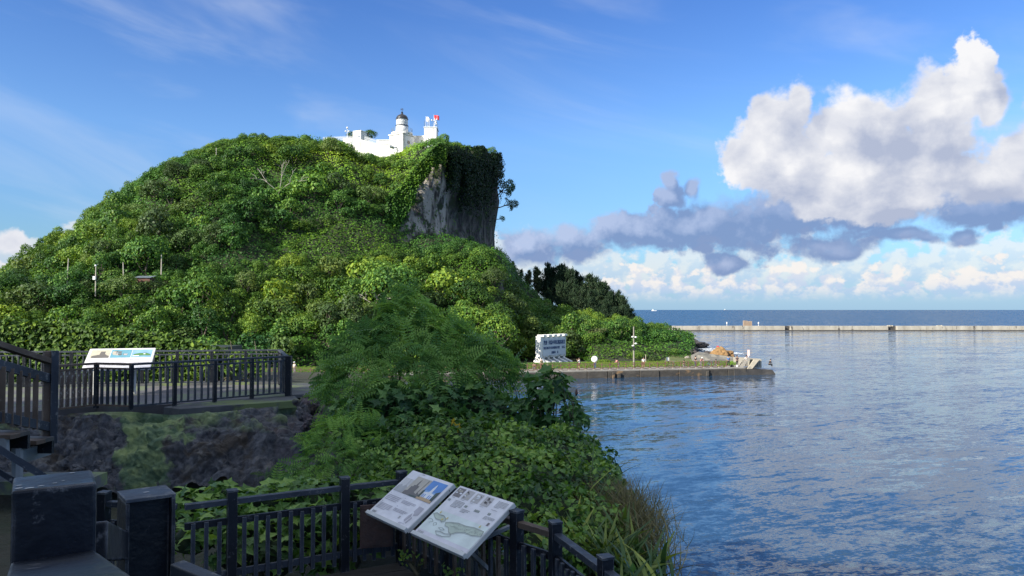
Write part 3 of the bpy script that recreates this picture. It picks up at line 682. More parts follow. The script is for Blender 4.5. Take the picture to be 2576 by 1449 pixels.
# trees leaning out of the cliff's seaward edge
for i, (px, py, Y, sc, lean) in enumerate([(1268, 478, 199, 0.95, 55), (1276, 512, 199, 0.85, 80), (1266, 545, 198, 0.60, 95), (1262, 440, 200, 0.5, 50)]):
    q = at(px - 10, py + 6, Y); p = PROTO[(i * 2 + 1) % 8]; e = empty('leaning_tree', q, ['leafy tree leaning out from the seaward edge of the cliff', 'drooping tree on the cliff edge below the first leaning one', 'small tuft of leaves low on the overhanging cliff edge', 'small tree just under the seaward brow of the cliff'][i], 'tree', 'trees clinging to the cliff edge')
    e.rotation_euler = (0, R(lean), R(-10)); e.scale = (sc * 1.1, sc, sc * 1.25); link('crown', p[0], None, e); link('trunk', p[1], None, e)
for i, (px, py, sc, lab) in enumerate([(1118, 352, .5, 'bushy tree at the top of the cliff nearest the lookout block'), (1150, 362, .55, 'low dark bush on the cliff brow, second from the lookout block'), (1178, 372, .4, 'small bush in the middle of the cliff brow'), (1205, 374, .5, 'bush on the cliff brow left of the corner'), (1236, 384, .5, 'bush on the seaward corner of the cliff brow'), (1135, 400, .55, 'dark bush hanging just under the cliff brow'), (1090, 430, .55, 'bush directly above the sunlit rock rib')]):
    q = at(px, py, 196 if px > 1170 else 176); q.z = min(q.z, float(hill_z(q.x - 1.5, q.y)) + 1.2) - .6; p = PROTO[(i * 3 + 2) % 8]; e = empty('brow_bush', q, lab, 'bush', 'bushes on the cliff brow', i); e.scale = (sc,) * 3; link('crown', p[0], None, e); link('stem', p[1], None, e)
# bleached dead trees with bare limbs
def on_hill(px, py, lift=0.6):
    for Y in np.arange(98, 240, 0.5):
        q = at(px, py, float(Y))
        if q.z < float(hill_z(q.x, q.y)) + lift: return q
    return at(px, py, 150)
def dead_tree(px, py, Y, h, lab, seed):
    g = random.Random(seed); q = on_hill(px, py, 2.4); q.y -= 0.5; mb = MB(); limbs = []
    def limb(a, d, L, r, lv, out):
        b = a + d * L; mid = (a + b) / 2 + Vector((g.uniform(-1, 1), g.uniform(-1, 1), g.uniform(-.3, 1))) * L * 0.12
        out.tube([a, mid, b], [r, r * 0.8, r * 0.55], 5)
        if lv:
            for _ in range(3): limb(b, (d + Vector((g.uniform(-1, 1), g.uniform(-1, .3), g.uniform(-.5, .9))) * 0.9).normalized(), L * g.uniform(0.6, 0.85), r * 0.62, lv - 1, out)
    e = empty('dead_tree', (q.x, q.y - 1.2, q.z - h * 0.5), lab, 'dead tree')
    limb(Vector((0, 0, -1.0)), Vector((0.15, -0.1, 1)).normalized(), h * 0.35, 0.13, 0, mb); mb.build('trunk', M_DEAD, e)
    for sx in (-0.8, 0.2, 0.9):
        m2 = MB(); limb(Vector((0.05 * h, -0.03 * h, h * 0.2)), Vector((sx, -0.3, 0.7)).normalized(), h * 0.34, 0.085, 2, m2); m2.build('limb', M_DEAD, e)
M_DEAD = surf('dead_wood', (0.55, 0.50, 0.43), (0.38, 0.34, 0.29), 5, 0.85)
dead_tree(705, 455, 170, 9.0, 'bleached dead tree with crooked bare limbs high on the slope', 3)
dead_tree(945, 750, 142, 5.0, 'small grey dead shrub tree low on the slope near the centre', 9)
# ================================================================ LIGHTHOUSE STATION ON THE HILLTOP
M_WHITE = surf('white_plaster', (0.82, 0.81, 0.78), (0.70, 0.69, 0.65), 0.8, 0.6, cc=(0.50, 0.48, 0.43), cscale=0.6, camt=0.1, stretch=(1, 1, 0.3))
M_TRIM = surf('white_trim', (0.80, 0.80, 0.79), (0.66, 0.66, 0.64), 2, 0.5)
M_BLACK = surf('black_dome_paint', (0.020, 0.021, 0.026), (0.035, 0.035, 0.04), 2, 0.35)
M_RAIL = plain('grey_rail_paint', (0.18, 0.22, 0.26), 0.4)
M_GLASS = None
def glassmat(name, c, rough=0.05):
    m, k, out = material(name); b = k.n.new('ShaderNodeBsdfPrincipled'); b.inputs['Base Color'].default_value = (*c, 1)
    b.inputs['Roughness'].default_value = rough; b.inputs['Specular IOR Level'].default_value = 0.9; k.l.new(b.outputs[0], out.inputs[0]); return m
M_LENS = glassmat('lantern_glass', (0.55, 0.55, 0.52)); M_DARKWIN = glassmat('dark_window', (0.02, 0.025, 0.03))
LX = lambda px, Y: (px - 1288) / F * Y
def PX(px, py, Y): return at(px, py, Y)
LH_Y = 196.0
lc = at(1011, 390, LH_Y); gz = lambda py: at(1011, py, LH_Y).z
S = LH_Y / F         # metres per picture pixel there
t = empty('lighthouse', (lc.x, lc.y, 0), 'white round lighthouse with black dome and railed gallery on the hilltop', 'lighthouse')
z0 = gz(395)
mb = MB(); w = 3.05
mb.box((0, 0, (z0 + gz(343)) / 2), (w * 1.5, w * 1.5, gz(343) - z0), R(-32)); mb.box((0, 0, gz(343) + 0.12), (w * 1.66, w * 1.66, 0.26), R(-32)); mb.build('square_base', M_WHITE, t, bevel=0.03)
MB().box((1.9, -1.25, gz(361)), (0.9, 0.14, 0.8), R(58)).build('base_window', M_DARKWIN, t)
MB().lathe((0, 0, 0), [(2.1, gz(342)), (2.78, gz(339)), (2.78, gz(335.5)), (2.6, gz(335.2)), (1.78, gz(335))], 36).build('gallery_slab', M_WHITE, t)
MB().lathe((0, 0, 0), [(1.66, gz(335)), (1.60, gz(328)), (1.56, gz(318))], 36).build('drum', M_WHITE, t, True)
MB().lathe((0, 0, 0), [(1.56, gz(318)), (1.72, gz(317.6)), (1.72, gz(316.4)), (1.5, gz(316))], 36).build('dark_band', M_BLACK, t)
MB().lathe((0, 0, 0), [(1.48, gz(316)), (1.46, gz(301))], 24).build('lantern', M_LENS, t)
mb = MB()
for i in range(16):
    a = i * math.pi / 8; p = Vector((math.cos(a) * 1.5, math.sin(a) * 1.5, 0)); q = Vector((math.cos(a + math.pi / 8) * 1.5, math.sin(a + math.pi / 8) * 1.5, 0))
    mb.beam(p + Vector((0, 0, gz(316))), q + Vector((0, 0, gz(301))), 0.05, 0.05); mb.beam(q + Vector((0, 0, gz(316))), p + Vector((0, 0, gz(301))), 0.05, 0.05)
mb.lathe((0, 0, 0), [(1.47, gz(309)), (1.55, gz(309)), (1.55, gz(308)), (1.47, gz(308))], 24); mb.build('lantern_lattice', M_TRIM, t)
prof = [(1.62, gz(301)), (1.66, gz(300))] + [(1.56 * math.cos(a) ** 0.9 if a < 1.5 else 0.2, gz(300) + 1.28 * math.sin(a)) for a in [i * 0.15 for i in range(0, 10)]] + [(0.30, gz(287)), (0.34, gz(285.5)), (0.18, gz(284.5))]
MB().lathe((0, 0, 0), prof, 32).build('dome', M_BLACK, t, True)
MB().lathe((0, 0, 0), [(0.0, gz(284.6)), (0.22, gz(283.6)), (0.28, gz(282.3)), (0.2, gz(281)), (0.0, gz(280.2))], 16).build('ball_finial', M_BLACK, t, True)
mb = MB(); mb.tube([(0, 0, gz(281)), (0, 0, gz(272))], 0.045, 5); mb.beam((-0.5, 0, gz(276.6)), (0.5, 0, gz(276.6)), 0.05, 0.05); mb.beam((0, -0.5, gz(276.6)), (0, 0.5, gz(276.6)), 0.05, 0.05); mb.beam((-0.4, 0.05, gz(274.3)), (0.35, -0.05, gz(274.3)), 0.04, 0.16); mb.build('weather_vane', M_BLACK, t)
mb = MB()
for hh in (0.35, 0.7, 1.05):
    for i in range(36):
        a, b = i * math.pi / 18, (i + 1) * math.pi / 18
        mb.beam((math.cos(a) * 2.68, math.sin(a) * 2.68, gz(335.5) + hh), (math.cos(b) * 2.68, math.sin(b) * 2.68, gz(335.5) + hh), 0.04, 0.04)
mb.build('gallery_rail', M_RAIL, t)
me = MB().beam((0, 0, 0), (0, 0, 1.08), 0.045, 0.045).mesh('rail_post')
for i in range(24):
    a = i * math.pi / 12; o = link('rail_post', me, M_RAIL if i == 0 else None, t); o.location = (math.cos(a) * 2.68, math.sin(a) * 2.68, gz(335.5))
# block buildings
def block(name, label, pxl, pxr, ytop, ybot, Y, depth, rz=0.0, corn=0.15, cat='building', mat=None):
    a, b = at(pxl, ytop, Y), at(pxr, ytop, Y); bz = at(pxl, ybot, Y).z
    e = empty(name, ((a.x + b.x) / 2, Y + depth / 2, bz), label, cat, None, rz); W = b.x - a.x; H = a.z - bz
    MB().box((0, 0, H / 2), (W, depth, H)).build('wall', mat or M_WHITE, e, bevel=0.02)
    if corn:
        MB().box((0, 0, H + 0.10), (W + 2 * corn, depth + 2 * corn, 0.24)).build('cornice', M_TRIM, e, bevel=0.03)
    return e, W, H
e, W, H = block('keeper_house', 'long low white house left of the lighthouse behind the sloping wall', 948, 1000, 353.5, 392, 199, 7)
MB().box((-W * .18, -3.53, H - 0.95), (W * .5, 0.06, 0.10)).build('moulding', M_RAIL, e)
MB().box((W * .30, -3.52, H - 2.2), (0.9, 0.06, 1.1)).build('window', M_DARKWIN, e)
e, W, H = block('station_annex', 'white flat roofed annex between the lighthouse and the lookout block', 1026, 1070, 343.5, 372, 198, 6)
e, W, H = block('lookout_block', 'white square lookout block with railed roof right of the lighthouse', 1067, 1098, 321, 372, 195, 4.5)
roof = H + 0.22
mb = MB()
for a, b in (((-W / 2, -2.2), (W / 2, -2.2)), ((W / 2, -2.2), (W / 2, 2.2)), ((W / 2, 2.2), (-W / 2, 2.2)), ((-W / 2, 2.2), (-W / 2, -2.2))):
    for hh in (0.5, 1.0, 1.5): mb.beam((*a, roof + hh), (*b, roof + hh), 0.035, 0.035)
mb.build('roof_rail', M_RAIL, e)
me = MB().beam((0, 0, 0), (0, 0, 1.55), 0.05, 0.05).mesh('rail_post')
for i, (x, y) in enumerate([(u * W / 2, v) for u in (-1, -0.33, 0.33, 1) for v in (-2.2, 2.2)]):
    o = link('rail_post', me, M_RAIL if i == 0 else None, e); o.location = (x, y, roof)
bx, by, bzz = e.location
def flag(px, ytop, ybase, Y, w, h, color, label, name='flag'):
    a, b = at(px, ytop, Y), at(px, ybase, Y); f = empty('flagpole', b, label, 'flag')
    MB().tube([(0, 0, 0), (0, 0, a.z - b.z)], [0.07, 0.045], 6).build('pole', M_TRIM, f)
    vs, fs = [], []; n = 8
    for i in range(n + 1):
        u = i / n; wv = 0.16 * math.sin(u * 6.5) * u
        for v in (0, 1): vs.append((0.07 + u * w * 0.85, wv, a.z - b.z - 0.1 - v * h - 0.25 * u * u))
        if i: q = 2 * i; fs.append((q - 2, q, q + 1, q - 1))
    m = MB(); m.add(vs, fs); o = m.build('flag_cloth', color, f); sol = o.modifiers.new('cloth', 'SOLIDIFY'); sol.thickness = 0.01
M_RED = plain('red_cloth', (0.75, 0.03, 0.04)); M_FLAGW = plain('white_cloth', (0.8, 0.8, 0.8))
flag(1071.5, 292.5, 322, 196.2, 0.95, 1.3, M_FLAGW, 'small white flag on the left pole of the lookout roof')
flag(1091.5, 288.5, 322, 195.6, 1.55, 1.2, M_RED, 'red flag flying from the right mast of the lookout roof')
f = empty('signal_mast', at(1093.5, 321.5, 195.2), 'white radar and antenna mast on the right corner of the lookout roof', 'antenna')
MB().tube([(0, 0, 0), (0, 0, 2.6)], 0.08, 6).build('pole', M_TRIM, f); MB().beam((-0.75, 0, 1.9), (0.6, 0, 2.0), 0.08, 0.08).build('crossarm', M_TRIM, f)
for x, z, r in ((-0.75, 2.0, 0.2), (0.55, 2.15, 0.24), (0.35, 1.45, 0.26), (0.42, 1.0, 0.22)):
    MB().lathe((x, 0, z), [(0.0, -r)] + [(r * math.cos(a), r * math.sin(a)) for a in (-1, -.5, 0, .5, 1)] + [(0, r)], 10).build('globe', M_TRIM, f, True)
for i, (px, h) in enumerate(((1076.5, 1.7), (1080, 2.1))):
    f = empty('roof_antenna', at(px, 321.5, 195.4), ['shorter of the two white stub antennas on the lookout roof', 'taller of the two white stub antennas on the lookout roof'][i], 'antenna')
    MB().tube([(0, 0, 0), (0, 0, h)], 0.06, 6).build('pole', M_TRIM, f); MB().tube([(0, 0, h), (0, 0, h + 0.3)], 0.17, 8).build('cap', M_TRIM, f)
# retaining wall, gate pillar and white pickets
WY = 186.0
def wp(px, py, Y=WY): return at(px, py, Y)
wall_pts = [(862, 347.5), (893, 347), (922, 354.5), (962, 366.5), (992, 375.5)]
mb = MB()
for (a, b), (y0, y1) in zip(zip(wall_pts[:-1], wall_pts[1:]), ((400, 400), (404, 404), (404, 406), (406, 406))):
    p, q = wp(*a, WY - (a[0] - 862) * 0.01), wp(*b, WY - (b[0] - 862) * 0.01); zb = p.z - 6
    mb.add([(p.x, p.y, zb), (q.x, q.y, zb), (q.x, q.y, q.z), (p.x, p.y, p.z), (p.x, p.y + .5, zb), (q.x, q.y + .5, zb), (q.x, q.y + .5, q.z), (p.x, p.y + .5, p.z)],
           [(0, 1, 2, 3), (7, 6, 5, 4), (3, 2, 6, 7), (0, 3, 7, 4), (1, 5, 6, 2)])
rw = mb.build('retaining_wall', M_WHITE); tag(rw, 'long white retaining wall sloping down to the right below the lighthouse', 'wall')
block('gate_pillar', 'white square pillar at the lower right end of the sloping wall', 992, 998, 375, 400, 184.6, 0.8, corn=0.05, cat='pillar')
e, W, H = block('white_blockhouse', 'white flat topped block standing on the sloping wall left of the lighthouse', 893, 917, 329.5, 360, 187, 3.8, R(-24), corn=0.0)
MB().box((0.1, 0, H + 0.06), (W + 0.05, 3.9, 0.16)).build('roof_slab', M_TRIM, e)
def pickets(p0, p1, n, label):
    p0, p1 = Vector(p0), Vector(p1); f = empty('picket_fence', p0, label, 'fence', 'white picket fences by the lighthouse'); d = p1 - p0
    for hh in (0.25, 0.75): MB().beam((0, 0, hh), (d.x, d.y, d.z + hh), 0.06, 0.08).build('rail', M_TRIM, f)
    me = MB(); me.box((0, 0, 0.5), (0.09, 0.05, 1.0)); me.box((0, 0, 1.06), (0.09, 0.05, 0.14), top=0.1); me = me.mesh('picket')
    for i in range(n):
        o = link('picket', me, M_TRIM if i == 0 else None, f); o.location = d * ((i + 0.5) / n); o.location.y -= 0.06
pickets(wp(812, 356), wp(893, 352.0), 30, 'level white picket fence along the crest left of the white block')
pickets(wp(917, 353), wp(968, 369), 18, 'white picket fence stepping down the top of the sloping wall')
f = empty('lamp_post', wp(873.5, 360, 185), 'white lamp post with three globes by the white blockhouse', 'street lamp')
MB().tube([(0, 0, 0), (0, 0, 3.7)], [0.09, 0.06], 7).build('pole', M_TRIM, f); MB().beam((-0.4, 0, 2.85), (0.4, 0, 2.85), 0.06, 0.06).build('crossarm', M_TRIM, f)
for x, z, r in ((0, 3.8, 0.26), (-0.42, 2.95, 0.2), (0.42, 2.95, 0.2)):
    MB().lathe((x, 0, z), [(0.0, -r)] + [(r * math.cos(a), r * math.sin(a)) for a in (-1, -.5, 0, .5, 1)] + [(0, r)], 10).build('globe', M_TRIM, f, True)
for i, (px, py, Y, sc, lab) in enumerate([(885, 347, 191, 0.62, 'dark bushy tree behind the white picket fence'), (903, 345, 192, 0.6, 'dark tree top just behind the white blockhouse'), (928, 352, 191, 0.6, 'dark tree between the blockhouse and the keeper house'),
                                          (985, 376, 185.6, 0.30, 'small shrub on the court beside the white gate pillar'), (1092, 362, 184, 0.50, 'bushy tree in front of the lookout block'), (1060, 370, 183, 0.45, 'bushy tree at the foot of the station annex'), (1105, 366, 183, 0.6, 'large bush right of the lookout block'), (775, 346, 190, .35, 'low round bush on the crest left of the picket fence')]):
    q = at(px, py, Y); p = PROTO[(i * 3) % 8]; h = empty('court_tree', q, lab, 'tree'); h.scale = (sc,) * 3; h.location.z -= 0.5; link('crown', p[0], None, h); link('trunk', p[1], None, h)
# ---------------------------------------------------------------- posts and hut on the left slope
M_PALEPOST = surf('pale_concrete_post', (0.50, 0.46, 0.38), (0.36, 0.33, 0.27), 3, 0.85)
for i, (px, y0, y1, Y, lean, lab) in enumerate([(168.5, 650, 706, 118, 0.05, 'leftmost thin pale post standing on the green slope'), (240.5, 668, 722, 116, 0.0, 'pale slope post carrying a white box'), (312, 660, 702, 118, -0.07, 'leaning pale post beside the small hut roof'), (406, 640, 668, 130, 0.0, 'short pale post above the hut roof'), (544, 372, 386, 170, 0, 'tiny pale post near the crest of the hill')]):
    b = on_hill(px, y1, 3.2); a = at(px, y0, b.y); f = empty('slope_post', b, lab, 'post', 'pale posts on the hillside'); L = a.z - b.z
    MB().tube([(0, 0, -1.5), (lean * L, 0, L)], [0.10, 0.07], 7).build('shaft', M_PALEPOST, f)
    if i == 1: MB().box((-0.12, -0.16, L * 0.42), (0.42, 0.3, 0.55)).build('switch_box', M_TRIM, f); MB().tube([(0, -0.05, L - 0.1), (0.0, -0.05, L + 0.15)], 0.16, 8).build('cap', M_TRIM, f)
f = empty('hut', on_hill(365, 700, 3.0), 'small hut with a grey roof half buried in the slope trees', 'hut')
MB().box((0, 0, -0.3), (2.4, 1.8, 0.8)).build('wall', surf('rusty_wall', (0.16, 0.07, 0.05), (0.08, 0.05, 0.04), 3, 0.9), f)
for i in range(6): MB().box((-1.2 + i * 0.48, -0.1, 0.22 + 0.02 * (i % 2)), (0.45, 2.0, 0.05), rot=Matrix.Rotation(R(10), 3, 'X')).build('roof_panel', M_RAIL, f)
# ---------------------------------------------------------------- distant breakwater
M_CONC = surf('stained_concrete', (0.46, 0.43, 0.36), (0.27, 0.245, 0.20), 0.25, 0.9, bump=0.05, bscale=1.5, cc=(0.09, 0.08, 0.07), cscale=0.35, camt=0.12, stretch=(1, 1, 0.35), detail=8)
M_WET = surf('wet_dark_concrete', (0.045, 0.042, 0.038), (0.09, 0.08, 0.07), 0.8, 0.6, bump=0.05, stretch=(1, 1, 0.4), detail=7)
BY = 366.0
f = empty('breakwater', (0, BY, 0), 'long pale concrete breakwater crossing the harbour mouth', 'breakwater')
edges = [1560, 1640, 1700, 1760, 1815, 1872, 1925, 1974, 1988, 2050, 2120, 2200, 2234, 2256, 2330, 2396, 2470, 2540, 2620, 2700, 2800]
brng = random.Random(4)
for a, b in zip(edges[:-1], edges[1:]):
    x0, x1 = LX(a, BY), LX(b, BY); g_ = (a in (1974, 2234)); h = 2.35 - 0.10 * ((a - 1560) / 1200) + brng.uniform(-0.05, 0.05); dy = brng.uniform(-0.12, 0.12)
    MB().box(((x0 + x1) / 2, 2.2 + dy + (1.6 if g_ else 0), h / 2 - 0.5), (x1 - x0 - 0.12, 4.4, h + 1.0)).build('wall_segment', M_WET if g_ else M_CONC, f, bevel=0.06)
    MB().box(((x0 + x1) / 2, 0.15 + dy, -0.2), (x1 - x0, 0.9, 1.15)).build('footing', M_WET, f)
h = empty('brick_shelter', (LX(1883, BY), BY + 2, 2.35), 'small roofless brown slatted shelter standing on the breakwater', 'shelter')
M_BRICKY = surf('weathered_brown_timber', (0.28, 0.19, 0.14), (0.40, 0.33, 0.25), 2, 0.9)
me = MB().box((0, 0, 1.2), (0.27, 0.9, 2.4)).mesh('slat')
for i in range(13):
    o = link('slat', me, M_BRICKY if i == 0 else None, h); o.location = (-1.95 + i * 0.325, (i % 2) * 0.12, 0); o.scale.z = brng.uniform(0.92, 1.05) * (1.08 if i < 6 else 0.95)
MB().box((0, 0.5, 0.5), (4.1, 0.12, 0.2)).build('cross_rail', M_BRICKY, h)
for px, lab in ((1831, 'small white beacon on the breakwater left of the shelter'), (1911, 'small white beacon on the breakwater right of the shelter')):
    q = empty('beacon', (LX(px, BY), BY + 2, 2.3), lab, 'beacon'); MB().tube([(0, 0, 0), (0, 0, 1.1)], 0.1, 6).build('post', M_TRIM, q); MB().lathe((0, 0, 1.1), [(0.32, 0), (0.32, 0.5), (0, 0.9)], 10).build('lamp', M_TRIM, q)
for px, w_, lab in ((2242, 4.0, 'pale stone heap on the breakwater by its second gap'), (2364, 3.0, 'small stone heap on the right part of the breakwater')):
    m = MB(); 
    for j in range(7): m.box((brng.uniform(-w_ / 2, w_ / 2), brng.uniform(-.5, .5), 0.15), (brng.uniform(.6, 1.4), 1, brng.uniform(.3, .7)), brng.uniform(0, 3), top=0.7)
    o = m.build('stone_heap', M_CONC); o.location = (LX(px, BY), BY + 2, 2.2); tag(o, lab, 'stones')
# ---------------------------------------------------------------- ships on the horizon
def ship(px, Y, L, white, lab):
    s = empty('ship', (LX(px, Y), Y, 0), lab, 'ship')
    m = MB(); hb = [(-L / 2, 0), (-L * .46, L * .10), (L * .38, L * .09), (L / 2, L * .14), (L * .42, 0)]
    m.prism([(x, -L * .08, z) for x, z in hb], L * .16, (0, 1, 0)); m.build('hull', white, s)
    MB().box((-L * .22, 0, L * .17), (L * .24, L * .12, L * .16)).box((-L * .2, 0, L * .28), (L * .12, L * .1, L * .08)).build('superstructure', M_TRIM, s)
    MB().tube([(-L * .2, 0, L * .3), (-L * .2, 0, L * .42)], L * .01, 5).build('mast', M_TRIM, s)
ship(1645, 6000, 42, M_TRIM, 'white ship on the horizon near the headland'); ship(1825, 12500, 60, plain('ship_hull_blue', (0.07, 0.10, 0.16)), 'tiny dark hulled ship on the horizon above the shelter')
# ================================================================ QUAY, WELCOME BOARD, PEOPLE
def qp(x, back=0.0, z=1.15): return Vector((x, 110.0 + 0.229 * x + back, z))
QD = Vector((1, 0.229, 0)).normalized(); QN = Vector((-QD.y, QD.x, 0)); QROT = math.atan(0.229)
M_PATH = surf('pale_promenade', (0.31, 0.29, 0.26), (0.21, 0.20, 0.18), 0.6, 0.9, cc=(0.20, 0.18, 0.16), cscale=0.3, camt=0.1)
M_GRASSGROUND = surf('short_grass', (0.07, 0.10, 0.025), (0.12, 0.13, 0.04), 0.9, 0.95, bump=0.05, cc=(0.16, 0.13, 0.07), cscale=0.25, camt=0.05)
M_QUAYWALL = surf('quay_wall_concrete', (0.085, 0.075, 0.062), (0.035, 0.032, 0.029), 0.7, 0.85, bump=0.06, cc=(0.20, 0.13, 0.07), cscale=0.35, camt=0.1, stretch=(1, 1, 1.6), detail=8)
M_TAN = surf('tan_render', (0.42, 0.375, 0.29), (0.31, 0.28, 0.22), 1, 0.85, cc=(0.25, 0.23, 0.19), cscale=0.5, camt=0.08)
M_BROWNWOOD = surf('brown_painted_wood', (0.12, 0.065, 0.04), (0.19, 0.12, 0.08), 3, 0.75)
m = MB(); n = 40
xs = [-70 + 106 * i / n for i in range(n + 1)]
m.add([qp(x, 0.5, 1.16) for x in xs] + [qp(x, 4.0, 1.17) for x in xs], [(i, i + 1, n + 2 + i, n + 1 + i) for i in range(n)])
tag(m.build('promenade', M_PATH), kind='structure')
m = MB(); m.add([qp(x, 4.0, 1.19) for x in xs] + [qp(x, 14, 1.5 if x < 15 else 1.3) for x in xs], [(i, i + 1, n + 2 + i, n + 1 + i) for i in range(n)])
tag(m.build('grass_verge', M_GRASSGROUND), kind='structure')
qw = empty('quay_wall', (0, 0, 0), 'low dark weathered harbour quay wall under the brown promenade fence', 'quay wall')
x = -70; rr = random.Random(3)
while x < 36:
    L = rr.choice([4.2, 5.0, 3.1]); L = min(L, 36.5 - x); c = qp(x + L / 2, 0.35 + rr.uniform(-0.08, 0.08), -0.05)
    MB().box(c, (L * 1.02 - 0.06, 0.9, 2.0 + rr.uniform(-0.05, 0.05)), QROT).build('wall_block', M_QUAYWALL, qw, bevel=0.05)
    MB().box(qp(x + L / 2, 0.45, 1.07), (L * 1.02 - 0.03, 0.8, 0.2), QROT).build('coping', M_PATH, qw, bevel=0.03)
    x += L
for px in (1538, 1552, 1784):
    c = at(px, 937, z=0.6); MB().box(qp(c.x, -0.22, 0.35), (rr.uniform(.3, .5), 0.25, rr.uniform(.7, 1.0)), QROT).build('pale_buttress', M_QUAYWALL, qw, bevel=0.05)
e = empty('landing_step', (0, 0, 0), 'low dark stone landing tapering to the tip of the quay', 'quay wall')
m = MB(); pts = [qp(34.5, -0.5, 0), qp(42.6, -0.3, 0), qp(40.4, 4.5, 0), qp(34.5, 4.5, 0)]
m.add([p + Vector((0, 0, -1.5)) for p in pts] + [Vector((p.x - (1.4 if i in (1, 2) else 0), p.y + 0.3, 0.95 if i in (0, 3) else 0.72)) for i, p in enumerate(pts)], [(3, 2, 1, 0), (4, 5, 6, 7), (0, 1, 5, 4), (1, 2, 6, 5), (2, 3, 7, 6), (3, 0, 4, 7)]); m.build('ledge', M_WET, e, bevel=0.05)
MB().box(qp(36.2, 1.2, 1.02), (3.0, 0.9, 0.18), QROT).build('upper_slab', M_WET, e, bevel=0.04)
# fence along the promenade
ff = empty('promenade_fence', (0, 0, 0), 'brown wooden promenade fence with crossed braces along the quay edge', 'fence')
x0, x1, sp = -34.0, 34.2, 1.25; nb = int((x1 - x0) / sp)
pm = MB().box((0, 0, 0.53), (0.13, 0.13, 1.06)).mesh('post'); fm = MB().box((0, -0.05, 0.06), (0.38, 0.34, 0.2), top=0.8).mesh('footing')
dz = 0.72; L = math.hypot(sp, dz)
bmx = [MB().beam((0, s * 0.03, 0.10), (sp, s * 0.03, 0.10 + dz), 0.05, 0.07).mesh('brace') if s > 0 else MB().beam((0, s * 0.03, 0.10 + dz), (sp, s * 0.03, 0.10), 0.05, 0.07).mesh('brace') for s in (1, -1)]
for q in (pm, *bmx): q.materials.append(M_BROWNWOOD)
fm.materials.append(M_PATH)
for i in range(nb + 1):
    p = qp(x0 + i * sp, 0.65, 1.17)
    for nm, me in (('post', pm), ('footing', fm)):
        if nm == 'footing' and i % 1: continue
        o = link(nm, me, None, ff); o.location = p; o.rotation_euler.z = QROT
    if i < nb:
        for me in bmx: o = link('brace', me, None, ff); o.location = p; o.rotation_euler.z = QROT; o.scale.x = 1 / math.cos(QROT)
    if i % 6 == 0 and i < nb:
        q = qp(min(x0 + (i + 6) * sp, x0 + nb * sp), 0.65, 1.17)
        for hh in (1.02, 0.80, 0.12): MB().beam(p + Vector((0, 0, hh)), q + Vector((0, 0, hh)), 0.06, 0.07).build('rail', M_BROWNWOOD, ff)
# grass and low weeds
def grass_field():
    g = np.random.default_rng(41); n = 30000; X = g.uniform(-40, 38, n); bk = g.uniform(4.1, 12, n); Y = 110 + 0.229 * X + bk
    px = 1288 + F * X / Y; k = (px > 600) & (px < 1850); X, Y, bk = X[k], Y[k], bk[k]
    P = np.stack([X, Y, 1.2 + 0.03 * (bk - 4)], -1); up = np.tile([[0, 0, 1.0]], (len(P), 1)); N = dirs(len(P), g); N[:, 2] = 0
    V, Fc, T = spray(P, N, 0.22, QUAD, 0.55 + 0.3 * (vnoise(X, Y, 0.3, 3) - .5), 0.1, g, up=up, width=0.35)
    tag(link('verge_grass', np_mesh('verge_grass', V, Fc, 4, T), M_VINE), kind='stuff')
grass_field()
# ---------------------------------------------------------------- welcome board
A = Vector((4.65, 127.6, 1.3)); B = Vector((9.15, 133.6, 1.3)); d = B - A; WLEN = d.length
wb = empty('welcome_board', A, 'big white harbour welcome board on sloping concrete legs behind the quay fence', 'sign', None, math.atan2(d.y, d.x))
M_BOARDFACE = surf('board_face', (0.60, 0.65, 0.70), (0.54, 0.59, 0.65), 0.8, 0.6); M_BLUEINK = plain('blue_letters', (0.05, 0.09, 0.22), 0.5)
MB().box((WLEN / 2, 0, 2.55), (WLEN, 0.9, 3.5)).build('board', M_WHITE, wb, bevel=0.04)
MB().box((WLEN / 2, -0.49, 2.52), (WLEN - 0.5, 0.08, 2.85)).build('face_panel', M_BOARDFACE, wb)
for i in range(5):
    x = 0.55 + i * (WLEN - 1.1) / 4
    MB().box((x, -0.12, 4.48), (1.0, 1.35, 0.34)).build('top_block', M_WHITE, wb, bevel=0.03)
    m = MB(); prof = [(-0.45, 0.95), (-0.45, 0.55), (-1.9, 0.0), (-2.3, -0.35), (0.45, -0.35), (0.45, 0.95)]
    m.prism([(x - 0.28, a, b) for a, b in prof], 0.56, (1, 0, 0)); m.build('sloping_leg', M_WHITE, wb)
m = MB(); m.box((-0.25, 0, 2.3), (0.5, 1.0, 4.2)); m.prism([(-0.5, -0.5, 0.9), (-0.5, -1.6, -0.3), (-0.5, 1.2, -0.3), (-0.5, 0.5, 0.9)], 0.5, (1, 0, 0)); m.build('end_pillar', M_WHITE, wb, bevel=0.03)
def text(s, parent, loc, size, mat, name='lettering', rot=(R(90), 0, 0), ext=0.02, sx=1.0, align='LEFT', bold=0.0):
    c = bpy.data.curves.new(name, 'FONT'); c.body = s; c.size = size; c.extrude = ext; c.align_x = align; c.offset = bold; c.resolution_u = 2
    o = bpy.data.objects.new(name, c); col.objects.link(o); bpy.context.view_layer.update()
    me = bpy.data.meshes.new_from_object(o.evaluated_get(bpy.context.evaluated_depsgraph_get())); bpy.data.objects.remove(o)
    o = link(name, me, None, parent); me.materials.clear(); me.materials.append(mat); o.location = loc; o.rotation_euler = rot; o.scale.x = sx; return o
def fit(o, w):
    xs_ = [v.co.x for v in o.data.vertices]
    if xs_: o.scale.x = w / (max(xs_) - min(xs_))
ty = -0.545
